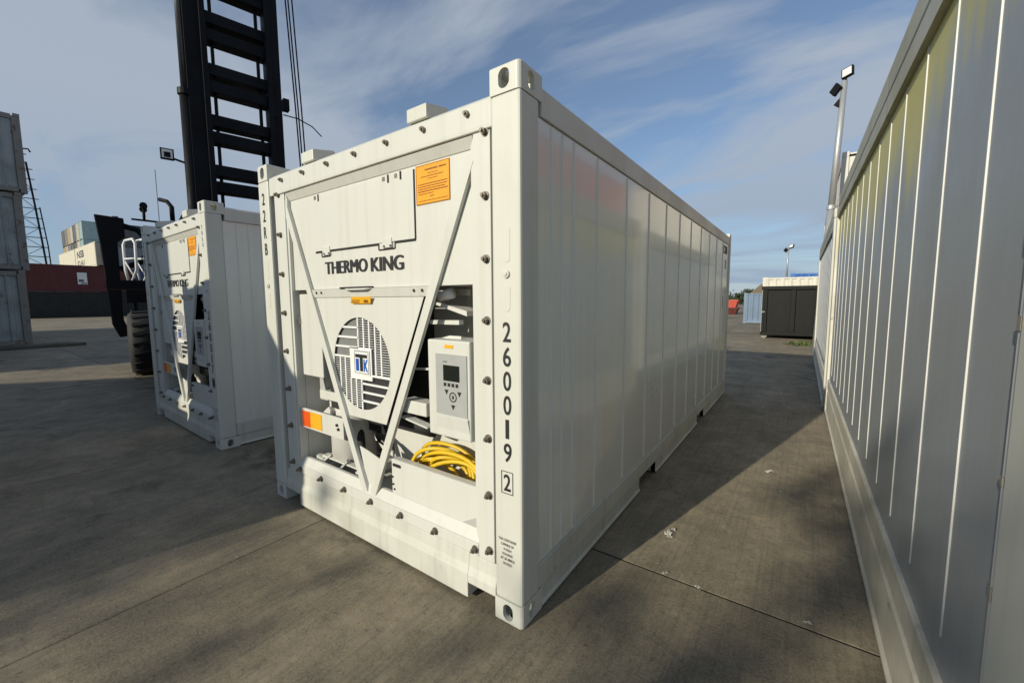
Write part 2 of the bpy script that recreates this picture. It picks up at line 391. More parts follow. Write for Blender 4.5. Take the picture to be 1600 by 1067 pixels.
    for cx in (-1.60,-.885,-.78):
        MB().box(cx-.006,cx+.006,.043,.0455,2.225,2.268).build('hatch_hinge', M['slot'], t)
        MB().box(cx-.05,cx-.03,.043,.0455,2.240,2.262).build('hatch_hinge', bm_, t)
    # orange notice
    lb = B(-.658,-.417,.0475,.0515,2.070,2.266).build('warning_label', M['orange'], t); tag(lb, 'orange notice sticker with brown lines of print')
    pr = MB(); y0,y1 = .0460,.0473
    for z_ in (2.072,2.2625): pr.box(-.656,-.419,y0,y1,z_,z_+.0018)
    for x_ in (-.6565,-.4205): pr.box(x_,x_+.0018,y0,y1,2.074,2.262)
    for x0,x1,z_,h_ in ((-.59,-.50,2.236,.0065),(-.49,-.45+.01,2.236,.0065),(-.57,-.50,2.219,.0022),(-.62,-.46,2.205,.003),(-.57,-.50,2.193,.0022),
                        (-.645,-.435,2.168,.0036),(-.645,-.435,2.156,.0036),(-.645,-.45,2.144,.0036),(-.645,-.43,2.132,.0045),(-.645,-.53,2.120,.003),(-.555,-.545,2.104,.005),(-.54,-.53,2.104,.005),(-.640,-.430,2.086,.0025)):
        x = x0
        while x < x1:
            l_ = random.uniform(.008,.03); pr.box(x,min(x1,x+l_),y0,y1,z_,z_+h_); x += l_+.003
    pr.build('label_print', M['brown'], lb)
    # maker's name
    text_mesh('lettering', 'THERMO', .445, .079, (-1.548,.0495,1.750), (1,0,0), (0,0,1), M['print'], t, bold=0, fat=.0034)
    text_mesh('lettering', 'KING', .285, .081, (-1.062,.0495,1.747), (1,0,0), (0,0,1), M['print'], t, bold=0, fat=.0034)
    DEPTH[0] = False
    # V brace
    def brace(p, q):
        P = Vector((p[0],0,p[1])); Q = Vector((q[0],0,q[1])); tt = (Q-P).normalized(); n_ = Vector((tt.z,0,-tt.x))
        mb = MB(); wd = .026
        mb.hexa([P-n_*wd+Vector((0,.026,0)),P+n_*wd+Vector((0,.026,0)),P+n_*wd+Vector((0,.031,0)),P-n_*wd+Vector((0,.031,0))],
                [Q-n_*wd+Vector((0,.026,0)),Q+n_*wd+Vector((0,.026,0)),Q+n_*wd+Vector((0,.031,0)),Q-n_*wd+Vector((0,.031,0))])
        for s in (-1,1):
            a_ = n_*wd*s; b_ = n_*(wd-.006)*s
            mb.hexa([P+a_+Vector((0,.031,0)),P+b_+Vector((0,.031,0)),P+b_+Vector((0,.048,0)),P+a_+Vector((0,.048,0))],
                    [Q+a_+Vector((0,.031,0)),Q+b_+Vector((0,.031,0)),Q+b_+Vector((0,.048,0)),Q+a_+Vector((0,.048,0))])
        mb.build('diagonal_brace', fm, t)
    DEPTH[0] = True
    brace((-2.060,2.300),(-1.215,.360)); brace((-.280,2.250),(-1.140,.360))
    MB().prism([(-1.255,.655),(-1.165,.640),(-1.045,.610),(-1.135,.385),(-1.175,.385)],'y',.049,.058).build('gusset', fm, t, bevel=.002)
    # fan cover
    cx,cz,rr = -1.207,1.188,.288
    outer = [(-1.715,1.645),(-.600,1.645),(-.975,.842),(-1.370,.842)]
    n_ = 64; ring = [(cx+rr*math.cos(2*math.pi*k/n_), cz+rr*math.sin(2*math.pi*k/n_)) for k in range(n_)]
    def outer_pt(a):
        dx_,dz_ = math.cos(a), math.sin(a); best = 9
        for i in range(4):
            (x1,z1),(x2,z2) = outer[i],outer[(i+1)%4]; ex,ez = x2-x1,z2-z1; den = dx_*ez-dz_*ex
            if abs(den)<1e-9: continue
            s = ((x1-cx)*ez-(z1-cz)*ex)/den; u = ((x1-cx)*dz_-(z1-cz)*dx_)/den
            if s>0 and -1e-6<=u<=1+1e-6: best = min(best,s)
        return (cx+dx_*best, cz+dz_*best)
    angs = sorted([2*math.pi*k/n_ for k in range(n_)]+[math.atan2(z-cz,x-cx)%(2*math.pi) for x,z in outer])
    mb = MB(); m_ = len(angs)
    for yy in (.0495,.053):
        for a in angs: x,z = outer_pt(a); mb.v.append((x,yy,z))
        for a in angs: mb.v.append((cx+rr*math.cos(a),yy,cz+rr*math.sin(a)))
    for i in range(m_):
        j = (i+1)%m_
        mb.f += [(i,j,m_+j,m_+i),(2*m_+i,3*m_+i,3*m_+j,2*m_+j),(i,2*m_+i,2*m_+j,j),(m_+i,m_+j,3*m_+j,3*m_+i)]
    mb.build('fan_cover', fm, t)
    MB().hexa([(-1.735,.042,1.600),(-.575,.042,1.600),(-.575,.050,1.600),(-1.735,.050,1.600)],[(-1.735,.028,1.652),(-.575,.028,1.652),(-.575,.050,1.652),(-1.735,.050,1.652)]).build('cover_lip', fm, t, bevel=.002)
    B(-1.40,-1.09,.020,.050,1.6535,1.664).build('handle_gap', M['slot'], t)
    MB().tube([(-1.38,.03,1.652),(-1.33,.006,1.648),(-1.16,.006,1.648),(-1.11,.03,1.652)],.006,8).build('cover_handle', fm, t, smooth=True)
    for x_ in (-1.68,-1.62,-.70,-.635): MB().cyl((x_,.04,1.632),(x_,.03,1.632),.009,8).build('cover_screw', M['black'], t)
    sm = MB().hexa([(-1.298,.040,1.560),(-1.100,.040,1.560),(-1.100,.0415,1.560),(-1.298,.0415,1.560)],[(-1.278,.0290,1.602),(-1.080,.0290,1.602),(-1.080,.0305,1.602),(-1.278,.0305,1.602)])
    for i_ in range(len(sm.v)): sm.v[i_] = (sm.v[i_][0], sm.v[i_][1]-.004, sm.v[i_][2])
    sm = sm.build('warning_sticker', M['amber'], t)
    k = MB()
    for x0,x1,z0,z1 in ((-1.27,-1.20,1.590,1.598),(-1.275,-1.19,1.578,1.583),(-1.28,-1.20,1.567,1.572),(-1.15,-1.11,1.567,1.597)): k.box(x0,x1,.030-.0,.0318,z0,z1)
    k.build('label_print', M['brown'], sm)
    # grille: white ribs over a dark coil, finer louvres between
    B(-1.56,-.86,.085,.09,.86,1.52).build('condenser_coil', M['coil'], t)
    def chord_x(z): return math.sqrt(max(0,rr*rr-(z-cz)**2))
    def chord_z(x): return math.sqrt(max(0,rr*rr-(x-cx)**2))
    ribs = []
    X0,X1,Z0,Z1 = -1.318,-1.095,1.090,1.288        # white centre field
    ribs.append((X0,X1,Z0,Z1))
    xs_ul = -1.225; g = .013
    # upper left: broad grey bands between horizontal ribs
    zs = [1.430,1.365,1.300-.0,1.240-.0]
    for z_ in (1.413,1.350,1.288,): ribs.append((cx-chord_x(z_), xs_ul, z_-g/2, z_+g/2))
    ribs.append((cx-chord_x(1.224), X0, 1.224-g/2, 1.224+g/2))
    # upper right: vertical ribs
    for x_ in (-1.225,-1.168,-1.112,-1.056,-1.001): 
        zb = Z1 if x_ < X1 else 1.128
        ribs.append((x_-.006, x_+.006, zb, cz+chord_z(x_)))
    ribs.append((X1, cx+chord_x(1.122), 1.116, 1.128))
    # lower left: vertical ribs
    for x_ in (-1.428,-1.372,-1.316,-1.260,-1.204):
        zt_ = 1.218 if x_ < X0 else Z0
        ribs.append((x_-.006, x_+.006, cz-chord_z(x_), zt_))
    # lower right: horizontal ribs
    for z_ in (1.066,1.012,.957): ribs.append((-1.204, cx+chord_x(z_), z_-.006, z_+.006))
    for r_ in ribs: B(r_[0],r_[1],.0515,.060,r_[2],r_[3]).build('grille_rib', M['plate'], t)
    fins = MB(); lite = MB()
    def fin_cols(xa, xb, za, zb_, step=.0145):
        z = za
        while z < zb_:
            x0 = max(xa, cx-chord_x(z)); x1 = min(xb, cx+chord_x(z))
            if x1-x0 > .006 and abs(z-cz) < rr: fins.box(x0,x1,.056,.064,z,z+step*.20)
            z += step
    for a_,b_,z0_ in ((-1.219,-1.174,Z1),(-1.162,-1.118,Z1),(-1.106,-1.062,Z1),(-1.075,-1.062,1.128),(-1.050,-1.007,1.128),(-.995,-.922,1.128)): fin_cols(a_,b_,z0_,1.47)
    for a_,b_ in ((-1.495,-1.434),(-1.422,-1.378),(-1.366,-1.322),(-1.310,-1.266),(-1.254,-1.210)): fin_cols(a_,b_,.90,1.216 if b_ < X0 else Z0)
    fo = fins.build('grille_fins', M['plate'], t); tag(fo, kind='stuff')
    # upper-left bands and lower-right bands
    def band(x_lo, x_hi, za, zb_, mat, yy):
        zs_ = [za+(zb_-za)*k/4 for k in range(5)]; pl = [(max(x_lo,cx-chord_x(z)),z) for z in zs_]; pr_ = [(min(x_hi,cx+chord_x(z)),z) for z in zs_]
        MB().prism(pl+pr_[::-1],'y',yy,yy+.004).build('grille_band', mat, t)
    for za,zb_,xh in ((1.420,1.472,xs_ul-.006),(1.357,1.406,xs_ul-.006),(1.295,1.343,xs_ul-.006),(1.231,1.281,X0),):
        band(-9, xh, za, zb_, M['fin'], .066)
    for za,zb_ in ((1.072,1.116),(1.018,1.060),(.963,1.006),(.903,.951)):
        band(-1.198 if za<1.066 else X1, 9, za, zb_, M['coil'], .066)
    # emblem plate
    ep = B(-1.281,-1.119,.044,.0512,1.122,1.276).build('emblem_plate', M['plate'], t, bevel=.002)
    em = MB()
    for a_,b_,c2,d2 in ((-1.272,-1.128,1.129,1.132),(-1.272,-1.269,1.132,1.262),(-1.131,-1.128,1.132,1.262)): em.box(a_,b_,.0428,.0438,c2,d2)
    zz = [(-1.272+.144*k/12, 1.262+(.010 if k%2 else 0)) for k in range(13)]
    for k in range(12): em.hexa([(zz[k][0],.0428,zz[k][1]-.002),(zz[k][0],.0438,zz[k][1]-.002),(zz[k][0],.0438,zz[k][1]+.002),(zz[k][0],.0428,zz[k][1]+.002)],[(zz[k+1][0],.0428,zz[k+1][1]-.002),(zz[k+1][0],.0438,zz[k+1][1]-.002),(zz[k+1][0],.0438,zz[k+1][1]+.002),(zz[k+1][0],.0428,zz[k+1][1]+.002)])
    em.box(-1.262,-1.140,.0428,.0438,1.226,1.248).box(-1.216,-1.184,.0428,.0438,1.142,1.226)
    em.build('emblem_letter', M['print'], ep)
    eb = MB().box(-1.258,-1.226,.0428,.0438,1.142,1.219).prism([(-1.178,1.142),(-1.165,1.142),(-1.165,1.172),(-1.150,1.142),(-1.136,1.142),(-1.154,1.180),(-1.136,1.219),(-1.150,1.219),(-1.165,1.190),(-1.165,1.219),(-1.178,1.219)],'y',.0428,.0438)
    eb.build('emblem_letter', M['blue_prt'], ep)
    DEPTH[0] = False
    # ---- the open machine space
    im = M['inner']
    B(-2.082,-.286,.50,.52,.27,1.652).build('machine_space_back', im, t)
    B(-2.082,-2.062,.092,.499,.27,1.652).build('machine_space_wall', fm, t); B(-.306,-.286,.092,.499,.27,1.652).build('machine_space_wall', fm, t)
    B(-2.06,-.308,.077,.499,.265,.285).build('machine_space_floor', fm, t)
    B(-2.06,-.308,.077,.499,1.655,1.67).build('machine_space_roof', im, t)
    DEPTH[0] = True
    # electrics box on the left
    e_ = B(-1.905,-1.640,.055,.30,1.050,1.625).build('electrics_box', fm, t, bevel=.006)
    MB().cyl((-1.925,.10,1.06),(-1.925,.10,1.60),.008,8).build('box_hinge', fm, e_)
    B(-1.935,-1.90,.052,.075,1.41,1.46).build('box_latch', M['bolt'], e_, bevel=.003)
    MB().prism([(-1.690,1.180),(-1.600,.900),(-1.690,.900)],'y',.085,.10).build('bracket_plate', M['inner'], t)
    B(-1.70,-1.45,.07,.26,.905,.965).build('compressor_shelf', fm, t, bevel=.004)
    # label bar
    lbx = B(-1.972,-1.430,.040,.056,.655,.800).build('label_bar', fm, t, bevel=.003)
    B(-1.93,-1.40,.056,.12,.657,.660).build('bar_flange', fm, lbx)
    lr = B(-1.958,-1.846,.0370,.0396,.665,.780).build('red_sticker', M['red_lbl'], lbx)
    la = B(-1.845,-1.694,.0370,.0396,.668,.783).build('amber_sticker', M['amber'], lbx)
    for x_,z_ in ((-1.515,.742),(-1.500,.715)): MB().cyl((x_,.040,z_),(x_,.030,z_),.010,8).build('bar_screw', M['black'], lbx)
    # compressor
    cp = MB().tube([(-1.535,.285,.470),(-1.535,.285,.490),(-1.535,.285,.900),(-1.535,.285,.955)],[.10,.158,.158,.10],24).build('compressor', M['comp'], t, smooth=True)
    cp.data.polygons[-1].use_smooth = False
    MB().prism([(-1.69,.80),(-1.60,.86),(-1.58,.83),(-1.58,.80)],'y',.09,.2).build('compressor_cap', M['comp'], cp, bevel=.01)
    ft = MB()
    for x_ in (-1.78,-1.33): ft.bar((x_,.10,.425),(x_,.46,.425),.05,.05)
    ft.bar((-1.80,.15,.455),(-1.31,.15,.455),.05,.012).bar((-1.80,.42,.455),(-1.31,.42,.455),.05,.012)
    ft.bar((-1.79,.10,.40),(-1.70,.14,.48),.03,.012).bar((-1.56,.09,.40),(-1.50,.14,.48),.04,.012)
    ft.build('compressor_mount', fm, cp)
    MB().cyl((-1.78,.12,.452),(-1.78,.12,.475),.022,10).build('rubber_mount', M['comp'], cp)
    hs = MB().tube([(-1.42,.35,.95),(-1.34,.26,.80),(-1.27,.22,.62),(-1.24,.22,.42)],.028,10).tube([(-1.40,.40,.9),(-1.30,.34,.78),(-1.20,.30,.74),(-1.12,.36,.9)],.016,8).tube([(-1.36,.45,.5),(-1.22,.42,.66),(-1.1,.44,.7)],.02,8)
    hs.build('refrigerant_hose', M['rubber'], t, smooth=True)
    B(-1.45,-.95,.30,.45,.78,1.62).build('fan_shroud', M['black'], t)
    # right-hand side of the machine space
    B(-.93,-.60,.30,.44,.84,1.60).build('dark_coil_block', M['black'], t)
    B(-.62,-.308,.36,.40,.90,1.64).build('evaporator_panel', im, t)
    MB().hexa([(-.58,.13,1.56),(-.32,.10,1.50),(-.32,.22,1.50),(-.58,.25,1.56)],[(-.58,.13,1.575),(-.32,.10,1.525),(-.32,.22,1.525),(-.58,.25,1.575)]).build('tilted_bracket', M['comp'], t)
    MB().bar((-.62,.16,1.462),(-.37,.12,1.468),.03,.022).build('cross_strut', fm, t)
    MB().bar((-.55,.30,1.62),(-.31,.25,1.615),.02,.03).build('cross_strut', fm, t)
    MB().cyl((-.53,.12,1.600),(-.45,.14,1.615),.028,12).build('sight_glass', M['plate'], t, smooth=True)
    MB().prism([(-.50,1.372),(-.50,1.385),(-.44,1.400),(-.36,1.400),(-.36,1.372)],'y',.10,.108).build('hook_bracket', fm, t)
    MB().bar((-.80,.20,1.195),(-.58,.18,1.215),.006,.012).build('capillary_pipe', M['comp'], t)
    jb = MB().box(-.82,-.625,.07,.16,.945,1.020).build('junction_box', fm, t, bevel=.005)
    MB().bar((-.86,.10,.905),(-.62,.08,.885),.05,.010).build('box_shelf', fm, jb)
    MB().tube([(-.80,.2,.87),(-.72,.14,.87),(-.64,.2,.84)],.035,10).build('air_pipe', M['rubber'], t, smooth=True)
    # controller
    cb_ = B(-.603,-.3065,.012,.20,.865,1.375).build('controller_box', fm, t, bevel=.008)
    B(-.545,-.328,.0065,.0115,.985,1.303).build('keypad', M['grey_lbl'], cb_)
    MB().hexa([(-.555,.0115,.905),(-.322,.0115,.905),(-.322,.0118,.905),(-.555,.0118,.905)],[(-.545,.000,.975),(-.328,.000,.975),(-.328,.0118,.983),(-.545,.0118,.983)]).build('keypad_shelf', fm, cb_)
    B(-.491,-.378,.0045,.0063,1.165,1.247).build('screen', M['screen'], cb_)
    kp = MB()
    for k in range(4): x_ = -.480+.028*k; kp.box(x_-.009,x_+.009,.0050,.0063,1.136,1.154)
    kc = (-.425,1.083)
    ringp = [(kc[0]+.026*math.cos(a),kc[1]+.026*math.sin(a)) for a in [2*math.pi*k/20 for k in range(20)]]; ri2 = [(kc[0]+.020*math.cos(a),kc[1]+.020*math.sin(a)) for a in [2*math.pi*k/20 for k in range(20)]]
    for k in range(20):
        a_,b_,c2,d2 = ringp[k],ringp[(k+1)%20],ri2[(k+1)%20],ri2[k]
        kp.add([(p[0],.0050,p[1]) for p in (a_,b_,c2,d2)],[(0,1,2,3)])
    kp.box(kc[0]-.006,kc[0]+.006,.0050,.0063,kc[1]-.010,kc[1]+.008)
    for x_,z_ in ((-.470,1.108),(-.380,1.105),(-.425,1.032)): kp.prism([(x_-.014,z_+.010),(x_+.014,z_+.010),(x_,z_-.016)],'y',.0050,.0063)
    kp.build('keys', M['print'], cb_)
    B(-.490,-.462,.0052,.0063,1.262,1.266).build('keypad_print', M['print'], cb_)
    B(-.478,-.418,.0095,.0118,1.334,1.352).build('amber_sticker', M['amber'], cb_)
    DEPTH[0] = False
    # tray for the power cable
    tr = MB().box(-1.005,-.3075,.050,.058,.393,.612).box(-1.005,-.3075,.0585,.10,.600,.612).build('cable_tray', fm, t, bevel=.003)
    MB().prism([(p[1],p[0]) for p in oval(.578,-.955,.010,.038)],'y',.047,.0495).build('tray_slot', M['slot'], tr)
    for x_,z_ in ((-.995,.500),(-.990,.455),(-.980,.425)): MB().cyl((x_,.050,z_),(x_,.043,z_),.006,8).build('tray_rivet', M['black'], tr)
    MB().prism([(-.42,.395),(-.308,.395),(-.308,.455)],'y',.046,.0495).build('tray_corner', M['inner'], tr)
    MB().prism([(-1.34,.72),(-1.33,.46),(-1.28,.40),(-.309,.30),(-.309,.72)],'y',.330,.345).build('lower_back_plate', fm, t)
    MB().prism([(-1.36,.66),(-1.34,.62),(-1.28,.63),(-1.16,.58),(-1.16,.53),(-1.22,.53)],'y',.18,.19).build('heat_shield', fm, t)
    # numbers on the posts
    for k, ch in enumerate(number[:6]):
        text_mesh('number', ch, .045 if ch != '1' else .020, .092, (-.101 if ch != '1' else -.090, -.0012, 1.387-.1135*k), (1,0,0), (0,0,1), M['print'], t, bold=.012)
    text_mesh('number', number[6], .040, .082, (-.103,-.0012,.678), (1,0,0), (0,0,1), M['print'], t, bold=.012)
    bx_ = MB()
    for a_,b_,c2,d2 in ((-.117,-.049,.664,.667),(-.117,-.049,.771,.774),(-.117,-.114,.667,.771),(-.052,-.049,.667,.771)): bx_.box(a_,b_,-.0012,.0005,c2,d2)
    bx_.build('number_frame', M['print'], t)
    for k, ch in enumerate(post_code):
        text_mesh('post_code', ch, .040, .088, (-2.378,-.0012,2.300-.124*k), (1,0,0), (0,0,1), M['print'], t, bold=.012)
    if upper:
        for k, ch in enumerate(upper): text_mesh('number', ch, .026, .040, (-.10,-.0012,2.31-.058*k), (1,0,0), (0,0,1), M['print'], t, bold=.012)
    for k, s in enumerate(('THIS CONTAINER','CAPABLE OF','9 HIGH','STACKING','AT 30 480KG','ON DECK')):
        w_ = .0075*len(s); text_mesh('stacking_note', s, w_, .013, (-.085-w_/2,-.0012,.425-.024*k), (1,0,0), (0,0,1), M['print'], t, bold=.01)
    # roof cleats
    for cx_ in (-.665,-1.745):
        MB().prism([(.02,2.505),(.02,2.575),(.17,2.605),(.235,2.545),(.235,2.525)],'x',cx_-.075,cx_+.075).build('roof_cleat', wm, t, bevel=.006)
    # ---- sides
    sm_, bd = M['side'], M['bead']
    seams = [.283,.394,.520,.825,1.317,1.810,2.300,2.780,3.270,3.790,4.310,4.830,5.350]
    for sx in (0, 1):
        def X(a): return a if sx == 0 else -W-a
        def bxs(a0,a1,y0,y1,z0,z1):
            p,q = sorted((X(a0),X(a1))); return B(p,q,y0,y1,z0,z1)
        ed = [.1565]+seams+[L-.1565]
        for k in range(len(ed)-1):
            bxs(-.012,-.05,ed[k]+.0005,ed[k+1]-.0005,.252,2.408).build('side_panel', sm_, t)
        for s_y in seams:
            p = [(X(-.0125),s_y-.007),(X(-.005),s_y-.0035),(X(-.005),s_y+.0035),(X(-.0125),s_y+.007)]
            MB().prism(p,'z',.27,2.398).build('panel_seam', bd, t)
        # top rail
        pr_ = [(X(-.001),2.412),(X(-.001),2.535),(X(-.02),2.553),(X(-.09),2.553),(X(-.09),2.412)]
        MB().prism([(p[0],p[1]) for p in pr_],'y',.1785,L-.1785).build('top_rail', wm, t, bevel=.004)
        # bottom rail with fork pockets
        bxs(-.002,-.06,.1575,L-.1575,.125,.249).build('bottom_rail', M['rail'], t, bevel=.005)
        for y0,y1 in ((.1795,1.715),(2.155,3.900),(4.300,L-.1795)):
            o = MB().prism([(X(-.010),.124),(X(-.010),.035),(X(-.001),.022),(X(-.001),.014),(X(-.05),.014),(X(-.05),.124)],'y',y0,y1).build('rail_skirt', M['rail'], t)
        for y0,y1 in ((1.7155,2.1545),(3.9005,4.2995)):
            bxs(-.40,-.42,y0,y1,.014,.124).build('fork_pocket', M['black'], t)
            bxs(-.011,-.39,y0-.012,y0-.0005,.014,.122).build('pocket_cheek', wm, t); bxs(-.011,-.39,y1+.0005,y1+.012,.014,.122).build('pocket_cheek', wm, t)
    text_mesh('side_code', 'CI', .16, .12, (-.0095,5.40,2.250), (0,1,0), (0,0,1), M['print'], t, bold=.0, fat=.006)
    text_mesh('side_code', 'UN', .12, .12, (-.0095,5.61,2.250), (0,1,0), (0,0,1), M['print'], t, bold=.0, fat=.006)
    text_mesh('side_code', '2', .08, .12, (-.0095,5.60,2.030), (0,1,0), (0,0,1), M['print'], t, bold=0, fat=.006)
    B(-.0118,-.0100,5.50,5.525,1.42,1.60).build('side_code', M['print'], t)
    # roof, floor and the rear doors
    B(-W+.092,-.092,.202,L-.10,2.515,2.535).build('roof_panel', wm, t)
    B(-W+.062,-.062,.17,L-.17,.13,.20).build('floor_frame', wm, t)
    B(-W+.1605,-.1605,L-.16,L-.004,.02,.26).build('rear_sill', wm, t); B(-W+.1605,-.1605,L-.16,L-.004,2.40,2.54).build('rear_header', wm, t)
    for a_,b_ in ((-W+.163,-W/2-.003),(-W/2+.003,-.163)):
        dr = B(a_,b_,L-.10,L-.03,.265,2.395).build('rear_door', sm_, t)
        for f_ in (.3,.7):
            x_ = a_+(b_-a_)*f_; MB().cyl((x_,L-.015,.2),(x_,L-.015,2.45),.016,8).build('locking_bar', M['bolt'], dr)
    return t
main = make_reefer('large white refrigerated container in the middle marked 260019, sunlit cooling unit facing the camera', (0,0,0), 0, '2600192', '22RB')
left = make_reefer('smaller looking white refrigerated container at left, mostly in shade, in front of the mast', (-3.9474,.1316,0), -.02247, '2600171', '22RB', upper='TRLU')

# coiled power cable lying in the tray
pc = MB(); random.seed(11)
for k in range(9):
    c0 = Vector((-.66+random.uniform(-.10,.12), .20+random.uniform(-.05,.04), .520+random.uniform(-.03,.02)))
    a_,b_ = random.uniform(.15,.29), random.uniform(.08,.20); tl = random.uniform(-.6,.6); yaw = random.uniform(-.35,.35)
    if c0.x+a_ > -.325: c0.x = -.325-a_
    pts = []
    for i in range(33):
        an = 2*math.pi*i/32; x = a_*math.cos(an); z = b_*math.sin(an)
        x2 = x*math.cos(tl)-z*math.sin(tl)*.6; z2 = x*math.sin(tl)*.5+z
        pts.append((min(-.325,c0.x+x2), min(.315,max(.115,c0.y+x*math.sin(yaw)*.6+.03*math.sin(an*2))), max(.302,c0.z+z2)))
    pc.tube(pts, .0125, 8)
pco = pc.build('power_cable', M['cable'], smooth=True)
tag(pco, 'coiled bright yellow power cable lying in the tray of the large container', 'cable')

# ------------------------------------------------------------------ more materials
M['old_panel'] = painted('old_grey_panel', (.37,.40,.42), .46, metal=.20, dirt=.20, streak=.22, wave=.07, scratch=.5)
M['old_bead'] = painted('old_bead', (.62,.62,.60), .4, dirt=.1, streak=.0)
M['old_rail'] = painted('old_cream_rail', (.66,.63,.53), .55, dirt=.40, streak=.4, rust=.06, dirtcol=(.16,.14,.10))
M['old_top'] = painted('old_top_rail', (.44,.42,.33), .55, dirt=.45, streak=.35, dirtcol=(.15,.14,.06))
M['pale'] = painted('pale_cream_paint', (.66,.64,.57), .5, dirt=.25, streak=.3, rust=.06)
M['old_white'] = painted('weathered_white_paint', (.40,.42,.41), .6, dirt=.5, streak=.5, rust=.16, dirtcol=(.12,.12,.10))
M['rusty'] = painted('rusty_post', (.26,.25,.23), .7, dirt=.6, streak=.5, rust=.35)
def algae_panel():
    m = M['old_panel'].copy(); m.name = 'old_grey_panel_algae'; t = m.node_tree; b = t.nodes['Principled BSDF']
    src = b.inputs['Base Color'].links[0].from_socket
    g = t.nodes.new('ShaderNodeNewGeometry').outputs['Position']; sx = t.nodes.new('ShaderNodeSeparateXYZ'); t.links.new(g, sx.inputs[0])
    n = noise(t, 1.0, 6, .6, vec=g, vscale=(1,3.5,.5)); e = noise(t, .35, 2, .5, vec=g, vscale=(0,1,0))
    hgt = math_(t,'ADD', sx.outputs[2], ramp(t, n, .3,.7,-.28,.28))
    f = ramp(t, hgt, 2.12, 2.44, 0, .95)
    b.inputs['Metallic'].default_value = .15
    t.links.new(mix(t, f, src, (.62,.53,.13)), b.inputs['Base Color'])
    return m
M['algae'] = algae_panel()
def dry_mat(name, c, rust=.08, dirt=.3): return painted(name, c, .55, dirt=dirt, streak=.35, rust=rust, dirtcol=tuple(x*.45+.012 for x in c))
M['d_red'] = dry_mat('dark_red_paint', (.11,.018,.016)); M['d_black'] = dry_mat('black_green_paint', (.008,.011,.010), 0); M['d_blue'] = dry_mat('deep_blue_paint', (.02,.05,.16))
M['d_grey'] = dry_mat('grey_paint', (.11,.115,.115)); M['d_grey2'] = dry_mat('light_grey_paint', (.24,.25,.26)); M['d_teal'] = dry_mat('pale_teal_paint', (.42,.55,.54),.03)
M['d_cream'] = dry_mat('cream_paint', (.62,.58,.46),.05); M['d_yellow'] = dry_mat('ochre_paint', (.58,.42,.16),.06); M['d_steel'] = dry_mat('steel_blue_paint', (.16,.23,.33),.04); M['d_brown'] = dry_mat('brown_paint', (.13,.10,.075))
M['d_bred'] = dry_mat('bright_red_paint', (.55,.09,.055)); M['d_bblue'] = dry_mat('bright_blue_paint', (.04,.14,.42)); M['binblack'] = painted('black_bin_paint', (.006,.007,.007), .5, dirt=.25, streak=.2, dirtcol=(.03,.03,.026))
M['galv'] = painted('galvanised_steel', (.45,.47,.48), .5, metal=.5, dirt=.2)
M['mast'] = painted('mast_paint', (.003,.004,.006), .6, dirt=.15, streak=.15, dirtcol=(.014,.013,.012)); M['chrome'] = painted('cylinder_steel', (.10,.11,.12), .3, metal=.7)
M['handler'] = painted('dark_machine_paint', (.005,.005,.006), .6, dirt=.3, dirtcol=(.02,.018,.016)); M['railwhite'] = plain('white_tube_paint', (.75,.76,.76), .4)
M['lamp_glass'] = plain('lamp_glass', (.80,.80,.76), .12); M['wood'] = painted('old_timber', (.10,.085,.065), .9, dirt=.5)
M['roofing'] = painted('brown_roofing', (.20,.15,.10), .8); M['litter'] = plain('pale_litter', (.55,.52,.45), .8)

for k_ in ('mast','handler','binblack'): M[k_].node_tree.nodes['Principled BSDF'].inputs['Specular IOR Level'].default_value = .2

